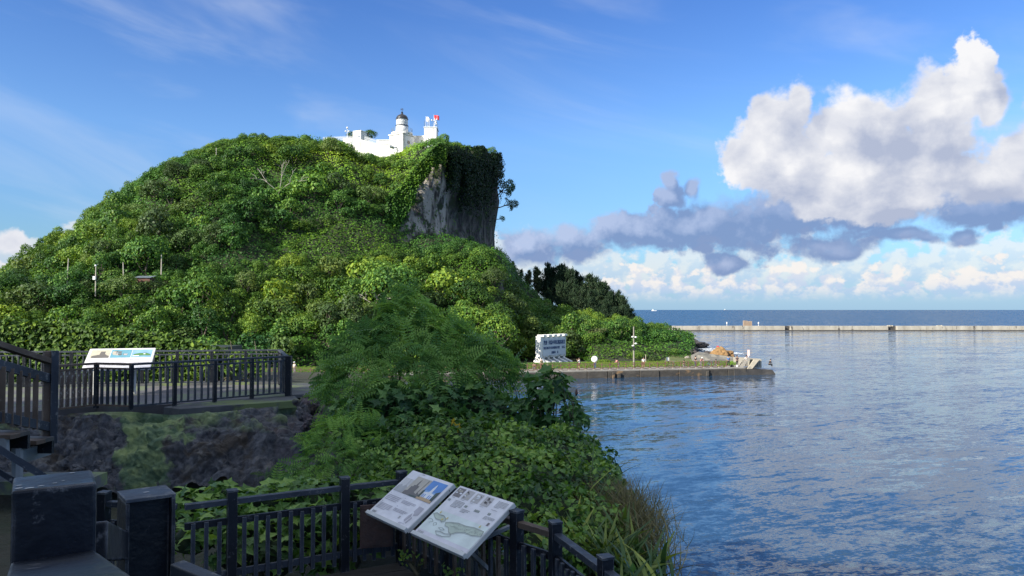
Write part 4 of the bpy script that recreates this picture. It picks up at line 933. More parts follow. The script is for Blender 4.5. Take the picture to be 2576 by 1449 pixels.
fit(text('歡迎', wb, (0.45, ty, 3.02), 0.78, M_BLUEINK, bold=0.012), 1.05); fit(text('光臨中華民國高雄港', wb, (1.85, ty, 3.02), 0.78, M_BLUEINK, bold=0.012), 5.2)
fit(text('WELCOME TO KAOHSIUNG PORT', wb, (0.4, ty, 2.20), 0.58, M_BLUEINK, bold=0.012), 5.0); fit(text('R.O.C.', wb, (6.05, ty, 2.20), 0.6, M_BLUEINK, bold=0.012), 0.95)
fit(text('高雄市', wb, (2.8, ty, 1.42), 0.46, M_BLUEINK, bold=0.01), 1.25); fit(text('立', wb, (4.5, ty, 1.42), 0.46, M_BLUEINK, bold=0.01), 0.42)
# ---------------------------------------------------------------- posts, signs, rocks near the tip
f = empty('utility_pole', qp(19.1, 4.3, 1.2), 'tall pale utility pole with lamps and a black box on the promenade', 'pole')
MB().tube([(0, 0, 0), (0, 0, 3.2), (0.0, 0, 6.35)], [0.15, 0.12, 0.09], 9).build('shaft', surf('grey_pole', (0.30, 0.28, 0.23), (0.2, 0.19, 0.16), 2, .85), f); MB().box((0, -0.14, 2.9), (0.26, 0.24, 0.5)).build('black_box', M_BLACK, f)
for x, z in ((-0.2, 4.75), (0.28, 4.7), (-0.15, 3.35), (0.3, 3.7)):
    MB().lathe((x, -0.15, z), [(0.0, -0.14), (0.2, -0.06), (0.2, 0.05), (0, 0.14)], 8).build('lamp', M_TRIM, f)
def pole(px, y0, y1, name, lab, cat, back=4, r=0.06, mat=None):
    c = at(px, y1, z=1.2); a = at(px, y0, c.y); f = empty(name, c, lab, cat); MB().tube([(0, 0, 0), (0, 0, a.z - c.z)], r, 7).build('pole', mat or M_PALEPOST, f); return f, a.z - c.z
pole(1367.5, 890, 911, 'short_post', 'short pale post standing before the welcome board legs', 'post'); pole(1624.5, 892, 915, 'short_post', 'short yellowish post between the utility pole and the notice plate', 'post', mat=M_TAN)
f, h = pole(1681, 900, 918, 'notice_sign', 'white notice plate on a dark post by the promenade fence', 'sign', mat=M_BLACK)
MB().box((-0.12, -0.07, h - 0.2), (0.34, 0.03, 0.55)).build('left_plate', M_TRIM, f); MB().box((0.16, -0.07, h - 0.22), (0.16, 0.03, 0.55)).build('right_plate', M_PATH, f)
f, h = pole(1805.5, 872, 896, 'round_sign', 'red round sign on a red and white striped pole before the brown rock', 'sign', mat=M_TRIM)
for i in range(3): MB().tube([(0, 0, h * (0.12 + i * 0.25)), (0, 0, h * (0.22 + i * 0.25))], 0.085, 8).build('red_band', M_RED, f)
d1 = MB().tube([(0, -0.10, h - 0.25), (0, -0.15, h - 0.25)], 0.42, 20).build('red_disc', M_RED, f); d1.scale = (0.75, 1, 1)
MB().tube([(0, -0.15, h - 0.25), (0, -0.165, h - 0.25)], 0.22, 16).build('white_disc', M_TRIM, f)
f, h = pole(1883, 880, 912, 'banner_sign', 'tall narrow white sign with a pinkish border by the ramp', 'sign', mat=M_TRIM)
MB().box((0, -0.08, h - 0.52), (0.42, 0.04, 1.05)).build('border', plain('pink_edge', (0.75, 0.42, 0.36)), f); MB().box((0, -0.11, h - 0.52), (0.30, 0.03, 0.92)).build('plate', M_TRIM, f)
M_GREYSLAB = surf('grey_slope_concrete', (0.11, 0.105, 0.095), (0.19, 0.18, 0.155), 0.8, 0.9, bump=0.05, cc=(0.27, 0.25, 0.20), cscale=0.5, stretch=(1, 1, 1))
def slab(name, front, back, mat, lab, Yf, Yb, cat='ramp'):
    """a solid wedge: lower front outline on the ground, upper back outline, both read off the picture at their distances"""
    a = [at(x, y, Yf) for x, y in front]; b = [at(x, y, Yb) for x, y in back]; n = len(a); zb = 0.9
    vs = a + b + [Vector((p.x, p.y, zb)) for p in a] + [Vector((p.x, p.y, zb)) for p in b]; fs = []
    for i in range(n - 1):
        fs += [(i, i + 1, n + i + 1, n + i), (2 * n + i, 2 * n + i + 1, i + 1, i), (n + i, n + i + 1, 3 * n + i + 1, 3 * n + i)]
    fs += [(0, n, 3 * n, 2 * n), (n - 1, 2 * n + n - 1, 4 * n - 1, 2 * n - 1)]
    tag(MB().add(vs, fs).build(name, mat), lab, cat)
slab('concrete_slope', [(1742, 913), (1765, 913), (1790, 913.5), (1846, 914)], [(1738, 894), (1757, 884.5), (1786, 890), (1843, 897.5)], M_GREYSLAB, 'sloping weathered grey concrete apron below the brown rock', 126.5, 131.5)
slab('tan_ramp', [(1847, 917), (1890, 920), (1899, 921)], [(1844, 897.4), (1890, 900.5), (1910, 904)], M_TAN, 'pale tan sloping slab at the seaward end of the quay', 124.5, 129.5)
f = empty('quay_stairs', (0, 0, 0), 'pale concrete stair with slanting side wall at the end of the fence', 'stairs')
p0, p1, p2, p3 = at(1881, 928, 118.6), at(1892, 928, 118.6), at(1911, 904.5, 118.9), at(1898, 904.5, 118.9)
MB().prism([p0, p1, p2, p3], 0.5, (0, 1, 0)).build('slanting_wall', M_TAN, f)
a, b = at(1893, 928, 119.3), at(1917, 904.5, 119.3); MB().box(((a.x + b.x) / 2 + 0.15, 120.9, (1.0 + b.z) / 2), (b.x - a.x - 0.25, 2.6, b.z - 1.0)).build('end_wall', M_TAN, f, bevel=0.03)
for i in range(6):
    MB().box((p0.x + 0.25 * i - 0.6, 120.2, 1.15 + 0.12 + 0.24 * i), (0.4, 1.6, 0.24)).build('step', M_PATH, f)
for i in range(4):
    q = (a.x + 0.1 + i * 0.36, 119.35, 0); MB().tube([(q[0], q[1], 1.1), (q[0], q[1], b.z - 0.1)], 0.03, 5).build('bar', M_RAIL, f)
def rock(name, px, py, Y, size, mat, lab, seed, sub=4, amp=0.25, parent=None, loc=None):
    bm = bmesh.new(); bmesh.ops.create_icosphere(bm, subdivisions=sub, radius=1)
    off = Vector((seed * 3.1, seed * 1.7, seed))
    for v in bm.verts:
        n1 = mnoise.fractal(v.co * 1.4 + off, 0.8, 2.1, 6); v.co *= 1 + amp * n1; v.co.x *= size[0]; v.co.y *= size[1]; v.co.z *= size[2]
    me = bpy.data.meshes.new(name); bm.to_mesh(me); bm.free(); o = link(name, me, mat, parent); o.location = loc if loc is not None else at(px, py, Y)
    if lab: tag(o, lab, 'rock')
    return o
M_BROWNROCK = surf('ochre_rock', (0.30, 0.18, 0.07), (0.19, 0.11, 0.05), 0.7, 0.9, bump=0.2, bscale=2)
M_REEF = surf('black_reef_rock', (0.028, 0.026, 0.028), (0.075, 0.065, 0.06), 0.5, 0.75, bump=0.3, bscale=1.2, stretch=(0.5, 1, 2))
M_PALEROCK = surf('pale_rock', (0.30, 0.27, 0.23), (0.17, 0.15, 0.13), 1.2, 0.9, bump=0.1)
rock('brown_rock', 1818, 899, 134, (1.9, 1.5, 1.55), M_BROWNROCK, 'ochre brown boulder behind the concrete apron', 2, amp=0.35)
rock('small_boulder', 1779, 888.5, 136, (0.7, 0.6, 0.42), M_REEF, 'small dark boulder left of the red round sign', 5, 3)
rock('small_boulder', 1741, 887, 138, (1.0, 0.7, 0.6), M_REEF, 'dark boulder at the upper left corner of the grey apron', 6, 3)
rock('small_boulder', 1612 + 4, 890, 140, (0.9, 0.7, 0.5), M_PALEROCK, 'pale boulder half hidden in the headland scrub', 7, 3); rock('small_boulder', 1729, 901, 131, (0.5, 0.4, 0.35), M_PALEROCK, 'small pale boulder at the edge of the grass by the apron', 9, 3)
for i, (px, py, Y, s) in enumerate([(1700, 866, 205, (7.5, 9, 1.9)), (1738, 871, 205, (4.6, 6, 1.3)), (1712, 880, 175, (4.2, 5, 1.1)), (1672, 880, 172, (6, 7, 2.2))]):
    rock('reef_rock', px, py, Y, s, M_REEF, ['broad black reef ledge behind the headland scrub', 'low outer tip of the black reef washed by foam', 'black reef ledge nearest the grassy mound', 'black reef rock in the shade under the headland scrub'][i], 20 + i, 5, 0.30)
def foam():
    m, k, out = material('foam'); b = k.n.new('ShaderNodeBsdfPrincipled'); b.inputs['Base Color'].default_value = (0.75, 0.8, 0.85, 1); b.inputs['Roughness'].default_value = 0.6; k.l.new(b.outputs[0], out.inputs[0])
    g = np.random.default_rng(3); P = []
    for i in range(900):
        a = g.normal(0, 1); x = 50.0 + 1.5 * a * 0.5 + g.normal(0, 1.4); y = 195 + a * 9; P.append((x + abs(a) * 0.4, y, 0.05 + g.uniform(0, .03)))
    for i in range(500): P.append((46.5 + g.uniform(0, 6.5), 176 + g.normal(0, 1.8), 0.05 + g.uniform(0, .03)))
    P = np.array(P); V, Fc, T = spray(P, np.tile([[0, 0, 1.0]], (len(P), 1)), 0.5, QUAD, 0.5, 0.02, g, up=np.tile([[1.0, 0.2, 0]], (len(P), 1)), width=1.3)
    tag(link('foam', np_mesh('foam', V, Fc, 4, T), m), kind='stuff')
foam()
# scrub around the apron and along the verge
for i, (px, py, Y, sc, hs, lab) in enumerate([(1697, 893, 134, 0.62, .62, 'round green bush on the grassy mound behind the notice plate'), (1718, 892, 136, 0.5, .6, 'green bush at the right end of the grassy mound'), (1560, 912, 127, .42, .62, 'low bright green bush right of the umbrella holder'), (1520, 914, 127, .45, .62, 'low bright green bush behind the umbrella holder'), (1478, 922, 119, .33, .8, 'small bright bush between the two standing people'),
                                                  (1640, 905, 130, .5, .6, 'green bush right of the utility pole'), (1662, 898, 134, .55, .7, 'green bush left of the grassy mound'), (1600, 905, 130, .5, .7, 'green bush just behind the utility pole')]):
    q = at(px, py, Y); p = PROTO[(i * 5 + 3) % 8]; e = empty('verge_bush', q, lab, 'bush'); e.location.z = max(0.9, min(q.z, 2.2)) - 0.3; e.scale = (sc, sc, sc * hs); link('crown', p[0], None, e); link('stem', p[1], None, e)
m = MB(); 
gm = [at(1672, 909, 126), at(1700, 911, 126), at(1742, 912, 126)]; gb = [at(1676, 893, 136), at(1702, 888, 136), at(1738, 891, 136)]
m.add(gm + gb + [Vector((p.x, p.y, .8)) for p in gm + gb], [(0, 1, 4, 3), (1, 2, 5, 4), (6, 7, 1, 0), (7, 8, 2, 1), (0, 3, 9, 6), (2, 8, 11, 5)]); tag(m.build('grassy_mound', M_GRASSGROUND), kind='structure')
# ---------------------------------------------------------------- people
SKIN = plain('skin', (0.42, 0.26, 0.18), 0.6); HAIR = plain('black_hair', (0.015, 0.013, 0.012), 0.6)
def skinned(name, verts, edges, rad, mat, parent, root=0):
    me = bpy.data.meshes.new(name); me.from_pydata(verts, edges, []); o = link(name, me, mat, parent)
    md = o.modifiers.new('skin', 'SKIN'); md.use_smooth_shade = True; sv = me.skin_vertices[0] if me.skin_vertices else None
    if sv is None: bpy.context.view_layer.update(); sv = me.skin_vertices[0]
    for i, r in enumerate(rad): sv.data[i].radius = (r if isinstance(r, tuple) else (r, r)); sv.data[i].use_root = (i == root)
    o.modifiers.new('smooth', 'SUBSURF').levels = 1; o.modifiers['smooth'].render_levels = 1; return o
def person(loc, rz, shirt, trousers, label, pose='stand', hair=HAIR, hat=None, long_hair=False, shorts=False, scale=1.0):
    e = empty('person', loc, label, 'person', 'people on the quay', rz); e.scale = (scale,) * 3
    J = dict(pel=(0, 0, .94), spi=(0, .01, 1.14), che=(0, 0, 1.36), nec=(0, .01, 1.50), hd0=(0, .03, 1.58), hd1=(0, .03, 1.70),
             shL=(-.18, 0, 1.41), shR=(.18, 0, 1.41), elL=(-.23, .0, 1.13), elR=(.23, .0, 1.13), wrL=(-.24, .08, .90), wrR=(.24, .08, .90), haL=(-.24, .10, .81), haR=(.24, .10, .81),
             hiL=(-.09, 0, .89), hiR=(.09, 0, .89), knL=(-.10, .03, .49), knR=(.10, .03, .49), anL=(-.11, -.02, .09), anR=(.11, -.02, .09), toL=(-.12, .13, .04), toR=(.12, .13, .04))
    if pose == 'photo': J.update(elL=(-.27, .16, 1.22), elR=(.27, .16, 1.22), wrL=(-.10, .34, 1.46), wrR=(.10, .34, 1.46), haL=(-.05, .38, 1.53), haR=(.05, .38, 1.53))
    if pose == 'walk': J.update(knL=(-.09, .16, .50), anL=(-.10, .20, .10), toL=(-.10, .35, .05), knR=(.09, -.04, .49), anR=(.10, -.26, .14), toR=(.1, -.12, .05), elL=(-.22, -.10, 1.14), wrL=(-.22, -.08, .92), haL=(-.22, -.05, .83), elR=(.22, .05, 1.14), wrR=(.22, .22, .95), haR=(.22, .27, .88))
    if pose == 'umbrella': J.update(elR=(.24, .08, 1.16), wrR=(.16, .28, 1.30), haR=(.15, .32, 1.38))
    if pose == 'lean': J.update(spi=(0, .10, 1.10), che=(0, .28, 1.26), nec=(0, .40, 1.34), hd0=(0, .46, 1.40), hd1=(0, .52, 1.51), shL=(-.18, .30, 1.29), shR=(.18, .30, 1.29), elL=(-.22, .42, 1.04), elR=(.22, .42, 1.04), wrL=(-.18, .60, 1.04), wrR=(.18, .60, 1.04), haL=(-.15, .68, 1.05), haR=(.15, .68, 1.05))
    if pose == 'sit':
        dz = -0.50; J = {k_: (v[0], v[1], v[2] + dz) for k_, v in J.items()}
        J.update(knL=(-.12, .42, .46), knR=(.12, .42, .46), anL=(-.12, .40, .09), anR=(.12, .40, .09), toL=(-.13, .55, .04), toR=(.13, .55, .04), che=(0, .10, .84), spi=(0, .02, .64), nec=(0, .17, .96), hd0=(0, .22, 1.03), hd1=(0, .25, 1.14), shL=(-.17, .12, .87), shR=(.17, .12, .87), elL=(-.20, .25, .66), elR=(.20, .25, .66), wrL=(-.08, .42, .62), wrR=(.08, .42, .62), haL=(-.03, .47, .64), haR=(.03, .47, .64))
    nm = list(J); ix = {k_: i for i, k_ in enumerate(nm)}
    E = [('pel', 'spi'), ('spi', 'che'), ('che', 'nec'), ('nec', 'hd0'), ('hd0', 'hd1')] + [e2 for s in 'LR' for e2 in (('che', 'sh' + s), ('sh' + s, 'el' + s), ('el' + s, 'wr' + s), ('wr' + s, 'ha' + s), ('pel', 'hi' + s), ('hi' + s, 'kn' + s), ('kn' + s, 'an' + s), ('an' + s, 'to' + s))]
    rad = dict(pel=(.135, .10), spi=(.12, .09), che=(.145, .10), nec=.055, hd0=(.075, .085), hd1=(.08, .095)); 
    for s in 'LR': rad.update({'sh' + s: .06, 'el' + s: .042, 'wr' + s: .03, 'ha' + s: .035, 'hi' + s: .085, 'kn' + s: .055, 'an' + s: .04, 'to' + s: .035})
    skinned('body', [J[k_] for k_ in nm], [(ix[a], ix[b]) for a, b in E], [rad[k_] for k_ in nm], SKIN, e)
    def sub(names, edges, grow, mat, nm2, shorten=None):
        vs = [Vector(J[k_]) for k_ in names]
        if shorten:
            for a, b, f_ in shorten: vs[names.index(a)] = Vector(J[b]).lerp(Vector(J[a]), f_)
        rr_ = [tuple(q + grow for q in (rad[k_] if isinstance(rad[k_], tuple) else (rad[k_],) * 2)) for k_ in names]
        skinned(nm2, vs, [(names.index(a), names.index(b)) for a, b in edges], rr_, mat, e)
    sub(['pel', 'spi', 'che', 'shL', 'shR', 'elL', 'elR'], [('pel', 'spi'), ('spi', 'che'), ('che', 'shL'), ('che', 'shR'), ('shL', 'elL'), ('shR', 'elR')], .018, shirt, 'shirt', [('elL', 'shL', .9), ('elR', 'shR', .9)])
    sub(['pel', 'hiL', 'hiR', 'knL', 'knR'] + ([] if shorts else ['anL', 'anR']), [('pel', 'hiL'), ('pel', 'hiR'), ('hiL', 'knL'), ('hiR', 'knR')] + ([] if shorts else [('knL', 'anL'), ('knR', 'anR')]), .016, trousers, 'shorts' if shorts else 'trousers')
    h0, h1 = Vector(J['hd0']), Vector(J['hd1']); c = h1 + Vector((0, -.02, .0))
    m = MB(); m.lathe((0, 0, 0), [(.102, -.06), (.118, -.01), (.112, .05), (.07, .105), (0, .12)], 12); o = m.build('hat' if hat else 'hair', hat or hair, e, True); o.location = c
    if hat: b = MB().box((0, .11, 0), (.15, .14, .015)).build('cap_brim', hat, e); b.location = c + Vector((0, .02, .0))
    if long_hair: MB().tube([c + Vector((0, -.05, 0)), c + Vector((0, -.09, -.15)), c + Vector((0, -.1, -.32))], [.09, .08, .03], 8).build('hair', hair, e, True)
    # a plain face: nose and ears
    MB().box(h0 + Vector((0, .115, .05)), (.025, .03, .04), top=.6).build('nose', SKIN, e)
    return e
def cloth(n_, c): return plain(n_, c, 0.85)
CW, CBK, CBL, CPK, CNV, CGY, CWH2 = cloth('white_shirt', (.75, .75, .74)), cloth('black_cloth', (.02, .02, .022)), cloth('blue_shirt', (.06, .18, .42)), cloth('pink_shirt', (.72, .30, .27)), cloth('navy_trousers', (.03, .06, .18)), cloth('grey_cloth', (.22, .22, .23)), cloth('pale_top', (.62, .58, .52))
RB = cloth('reddish_shorts', (.30, .12, .09)); BLJ = cloth('blue_trousers', (.05, .13, .36))
def foot(px, Y): return Vector(((px - 1288) / F * Y, Y, 1.2))
def fy(px, back): 
    k_ = (px - 1288) / F; Y = (110 + back) / (1 - 0.229 * k_); return Vector((k_ * Y, Y, 1.18))
person(fy(1457, 1.9), R(70), CW, RB, 'person in a white top raising a camera right of the welcome board', 'photo', shorts=True)
up = person(fy(1496, 2.0), R(200), CW, BLJ, 'person in blue trousers holding a white umbrella', 'umbrella')
person(fy(1556, 1.3), R(95), CPK, CGY, 'person in a pinkish top bending over the promenade fence', 'lean')
person(fy(1618, 1.5), R(185), CW, RB, 'person in a white top and reddish shorts facing the water', 'stand', shorts=True)
person(fy(1719, 2.0), R(180), CBK, CGY, 'person in black sitting by the fence right of the notice plate', 'sit'); person(fy(1749, 2.2), R(120), CBK, CNV, 'person in dark clothes standing beside the pink shirted person', 'stand')
person(fy(1762, 1.7), R(190), CPK, CGY, 'person in a pink shirt and white cap by the parked bicycle', 'lean', hat=CW); person(fy(1800, 2.1), R(160), CBK, CGY, 'person in dark clothes crouched above yellow bags', 'sit')
person(fy(1831, 1.9), R(175), CBL, CBK, 'person in a blue shirt near the end of the promenade', 'walk'); person(fy(1853, 1.8), R(190), cloth('brown_top', (.09, .06, .06)), CBK, 'slim person in dark brown by the end of the fence', 'stand', long_hair=True)
person(fy(1876, 1.6), R(175), CW, CGY, 'person in a white top and black cap at the fence end', 'photo', hat=CBK)
q = fy(1934, 1.3); q.z = 1.11; person(q, R(-75), CBK, CBK, 'person in black sitting alone at the tip of the quay', 'sit'); 
person(fy(742, 2.2), R(150), CWH2, CGY, 'person in a pale top beside a scooter at the far left of the quay', 'walk', hat=CW)
person(fy(1344, 2.0), R(160), cloth('brown_shirt', (.30, .18, .13)), CGY, 'person in a brown top left of the welcome board', 'sit'); person(fy(1362, 2.0), R(200), cloth('olive_shirt', (.16, .15, .07)), RB, 'person in an olive top in front of the welcome board legs', 'stand')
um = empty('umbrella', up.location + Vector((0.0, -0.35, 1.38)), 'white umbrella tilted behind the person in blue trousers', 'umbrella'); um.rotation_euler = (R(68), 0, R(-18))
m = MB(); m.lathe((0, 0, 0.52), [(.50, 0), (.47, .06), (.34, .15), (.17, .22), (0, .25)], 16); m.build('canopy', CW, um, True); MB().tube([(0, 0, -.05), (0, 0, .85)], .012, 5).build('shaft', M_RAIL, um)
# ---------------------------------------------------------------- bicycles, scooter, bags
def ring(r, tr, n=20):
    pts = [(r * math.cos(2 * math.pi * i / n), 0, r * math.sin(2 * math.pi * i / n)) for i in range(n + 1)]; return pts
TYRE = plain('tyre', (.02, .02, .02), .8)
def bicycle(loc, rz, color, label):
    e = empty('bicycle', loc, label, 'bicycle', 'bicycles parked on the quay', rz); P = color
    for x in (-.52, .52):
        w = MB().tube(ring(.32, 0), .022, 5, cap=False).build('wheel', TYRE, e); w.location = (x, 0, .34)
        sp = MB(); [sp.beam((0, 0, 0), (.31 * math.cos(a), 0, .31 * math.sin(a)), .008, .008) for a in [i * math.pi / 4 for i in range(8)]]; s_ = sp.build('spokes', M_RAIL, w)
    m = MB()
    for a, b in (((-.52, 0, .34), (-.1, 0, .30)), ((-.1, 0, .30), (-.2, 0, .80)), ((-.52, 0, .34), (-.18, 0, .72)), ((-.18, 0, .74), (.36, 0, .80)), ((-.1, 0, .30), (.38, 0, .72)), ((.36, 0, .88), (.52, 0, .34))): m.tube([a, b], .022, 5)
    m.build('frame', P, e); MB().tube([(.34, -.27, .98), (.36, 0, .92), (.34, .27, .98)], .018, 5).build('handlebar', M_RAIL, e); MB().box((-.22, 0, .84), (.26, .14, .06), top=.7).build('saddle', TYRE, e)
    return e
bicycle(fy(1732, 1.6), QROT + 0.1, CBK, 'dark bicycle parked left of the pink shirted person'); bicycle(fy(1352, 2.6), QROT + 0.3, RB, 'reddish bicycle parked by the left end of the welcome board')
bicycle(fy(1372, 2.2), QROT - 0.2, CGY, 'grey bicycle parked in front of the welcome board legs'); bicycle(fy(1785, 2.4), QROT, CBL, 'blue bicycle parked behind the crouched person')
bicycle(fy(1690, 2.6), QROT + 0.2, CGY, 'grey bicycle leaning beside the notice plate')
e = empty('scooter', fy(734, 2.0), 'parked motor scooter at the far left of the quay', 'scooter', None, QROT)
for x in (-.55, .55): w = MB().tube([(0, -.05, 0), (0, .05, 0)], .24, 14).build('wheel', TYRE, e); w.location = (x, 0, .25)
m = MB(); m.prism([(-.75, -.16, .45), (-.1, -.16, .40), (-.05, -.16, .25), (.35, -.16, .25), (.45, -.16, .9), (.55, -.16, .9), (.6, -.16, .4), (.35, -.16, .15), (-.4, -.16, .18), (-.7, -.16, .7)], .32, (0, 1, 0)); m.build('body', CGY, e)
MB().box((-.4, 0, .76), (.7, .28, .12), top=.85).build('seat', TYRE, e); MB().tube([(.42, -.3, 1.05), (.48, 0, .98), (.42, .3, 1.05)], .02, 5).build('handlebar', TYRE, e)
LIME = cloth('lime_bag_cloth', (.55, .75, .08))
for px, s, mt, lab in ((1807, .42, LIME, 'lime green bag on the ground below the crouched person'), (1820, .3, LIME, 'small yellow green bag right of the larger lime bag'), (1840, .45, CBK, 'black bag on the ground by the blue shirted person'), (1853, .3, CW, 'white bucket beside the slim dark person')):
    o = empty('bag' if 'bag' in lab else 'bucket', fy(px, 1.2), lab, 'bag' if 'bag' in lab else 'bucket')
    if 'bag' in lab: MB().box((0, 0, s * .4), (s * 1.2, s * .6, s * .8), top=.75).build('body', mt, o, bevel=.04); MB().tube([(-s * .3, 0, s * .75), (0, 0, s * 1.15), (s * .3, 0, s * .75)], .02, 5).build('handle', CBK, o)
    else: MB().lathe((0, 0, 0), [(.11, 0), (.15, .32), (.135, .32), (.10, .02)], 12).build('body', mt, o); MB().tube([(-.15, 0, .3), (0, 0, .44), (.15, 0, .3)], .01, 4).build('handle', CBK, o)
# ================================================================ NEAR GROUND AND AN UNSEEN HILL SHAPED TO SHADE IT
def bank_z(x, y):
    xe = np.interp(y, [-20, 6, 9, 12, 14, 16, 18, 20], [2.6, 2.3, 2.0, 1.8, 1.4, 0.8, -0.4, -2.0])
    z = 5.9 + 0.25 * (vnoise(x, y, 0.7, 3) - 0.5)
    up = np.clip((y - 20.5) / 1.2, 0, 1) * np.clip((-4.4 - x) / 0.8, 0, 1); z = z + up * 1.75
    z = z - np.clip((x - xe) / 1.3, 0, 1) ** 1.3 * 8.0 - 1.4 * np.clip((x - (xe - 2.5)) / 2.5, 0, 1)
    yb = np.where(x < -4.8, 31.5, 19.0); return z - np.clip((y - yb) / 2.0, 0, 1) ** 1.2 * 9
def build_bank():
    xs = np.arange(-34, 6, 0.3); ys = np.arange(-14, 36, 0.3); X, Y = np.meshgrid(xs, ys); Z = bank_z(X, Y)
    # the two decks and the stair well stand on lower ground
    Z = np.where((Y < 9.3), np.minimum(Z, 6.35), Z)
    i = (np.arange(len(ys) - 1)[:, None] * len(xs) + np.arange(len(xs) - 1)[None, :]).ravel()
    me = np_mesh('bank', np.stack([X, Y, Z], -1).reshape(-1, 3), np.stack([i, i + 1, i + len(xs) + 1, i + len(xs)], -1).ravel(), 4, smooth=True)
    tag(link('bank_ground', me, surf('dark_soil', (0.035, 0.032, 0.022), (0.02, 0.028, 0.012), 1.5, 0.95, bump=0.08)), kind='structure')
build_bank()
def build_shade_hill():
    """the wooded knoll behind the viewer's left shoulder whose shade lies over the terraces"""
    xs = np.arange(-120, 4, 1.5); ys = np.arange(-95, 26, 1.5); X, Y = np.meshgrid(xs, ys)
    t = -0.799 * X - 0.602 * Y; q = -0.602 * X + 0.799 * Y
    prof = np.exp(-((t - 50) / 17.0) ** 2) * (1 / (1 + np.exp((q - 25.5) / 1.3))) * (1 / (1 + np.exp((-22 - q) / 4)))
    Z = -2 + 44 * prof + (vnoise(X, Y, 0.3, 2) - 0.5) * 2.5 * (prof > 0.05)
    i = (np.arange(len(ys) - 1)[:, None] * len(xs) + np.arange(len(xs) - 1)[None, :]).ravel()
    me = np_mesh('shade_hill', np.stack([X, Y, Z], -1).reshape(-1, 3), np.stack([i, i + 1, i + len(xs) + 1, i + len(xs)], -1).ravel(), 4, smooth=True)
    tag(link('shade_hill', me, surf('shade_hill_cover', (0.03, 0.05, 0.015), (0.06, 0.085, 0.02), 0.8, 0.95, bump=0.4)), kind='structure')
build_shade_hill()
# ---------------------------------------------------------------- materials of the terraces
def paint(name, c, rough, worn=(0.16, 0.16, 0.17), amt=0.59):
    """dark deck paint with scuffs and chalky wear"""
    m, k, out = material(name); b = k.n.new('ShaderNodeBsdfPrincipled'); tc = k.n.new('ShaderNodeTexCoord').outputs['Object']
    c1 = k.mix(k.mr(k.noise(tc, 3, 5), .35, .65), c, tuple(x * 1.7 for x in c))
    wear = k.mr(k.noise(tc, 11, 7, 0.7), amt, amt + 0.10, 0, 0.8, True)
    c1 = k.mix(wear, c1, worn)
    bv = k.n.new('ShaderNodeBevel'); bv.samples = 3; bv.inputs['Radius'].default_value = 0.012
    ed = k.m('SUBTRACT', 1.0, k.v('DOT_PRODUCT', bv.outputs[0], k.n.new('ShaderNodeNewGeometry').outputs['True Normal'], out=1))
    c1 = k.mix(k.m('MULTIPLY', k.mr(ed, 0.02, 0.20), k.mr(k.noise(tc, 8, 4), .42, .62)), c1, tuple(min(1, x * 1.6) for x in worn))
    k.put(b.inputs['Base Color'], c1); k.put(b.inputs['Roughness'], k.mr(k.noise(tc, 9, 3), .3, .7, rough - .12, rough + .12))
    bn = k.n.new('ShaderNodeBump'); bn.inputs['Distance'].default_value = 0.003; k.put(bn.inputs['Height'], k.noise(tc, 40, 4)); k.put(b.inputs['Normal'], bn.outputs[0])
    b.inputs['Specular IOR Level'].default_value = 0.25
    k.l.new(b.outputs[0], out.inputs[0]); return m
M_PAINT = paint('dark_blue_grey_paint', (0.007, 0.009, 0.014), 0.40); M_PAINT2 = paint('worn_slate_paint', (0.026, 0.032, 0.044), 0.5, (0.17, 0.17, 0.17), 0.56)
M_BROWNP = paint('brown_worn_wood', (0.085, 0.062, 0.048), 0.7, (0.20, 0.17, 0.14), 0.58)
M_PEEL = paint('peeling_brown_wood', (0.07, 0.052, 0.045), 0.75, (0.42, 0.42, 0.40), 0.53)
M_DECKWOOD = surf('dark_wet_deck_boards', (0.035, 0.033, 0.034), (0.06, 0.055, 0.052), 6, 0.6, bump=0.004, bscale=30, stretch=(0.2, 1, 1))
M_STEEL = surf('galvanised_steel', (0.20, 0.22, 0.24), (0.12, 0.13, 0.14), 3, 0.5, bump=0.002)
M_OLDCONC = surf('mossy_old_concrete', (0.10, 0.105, 0.11), (0.055, 0.06, 0.065), 1.6, 0.85, bump=0.02, cc=(0.13, 0.17, 0.07), cscale=0.9, camt=0.4, detail=8)
M_FLOOR = surf('stained_terrace_floor', (0.13, 0.12, 0.13), (0.07, 0.075, 0.085), 1.0, 0.8, bump=0.01, cc=(0.12, 0.15, 0.09), cscale=0.7, camt=0.35, detail=8)
# ---------------------------------------------------------------- upper terrace
ZP, ZN = 7.83, 6.77
V3 = lambda p, z: Vector((p.x, p.y, z))
def poly_slab(name, pts, z, th, mat, label=None, cat=None, kind=None, bevel=0.0):
    a = [at(x, y, z=z) for x, y in pts]; n = len(a)
    o = MB().add([V3(p, z) for p in a] + [V3(p, z - th) for p in a], [tuple(range(n))[::-1], tuple(range(n, 2 * n))] + [(i, (i + 1) % n, n + (i + 1) % n, n + i) for i in range(n)]).build(name, mat, bevel=bevel)
    return tag(o, label, cat, kind=kind)
poly_slab('terrace_floor', [(-260, 1045), (60, 1037), (141, 1031), (243, 1021), (331, 1023), (500, 1012), (727, 995), (727, 961), (600, 958), (300, 960), (-200, 964)], ZP, 0.35, M_FLOOR, kind='structure')
poly_slab('edge_slab', [(411, 1024), (453.5, 1028.5), (754, 1007), (742, 996), (600, 1004), (480, 1012)], ZP - 0.006, 0.19, M_OLDCONC, 'mossy concrete slab jutting out below the terrace fence', 'slab', bevel=0.01)
poly_slab('broken_slab', [(728, 963.5), (817, 963.5), (842.5, 983), (765, 991.5), (729, 994)], ZP - 0.012, 0.10, M_OLDCONC, 'flat grey slab beyond the corner post of the terrace fence', 'slab', bevel=0.01)
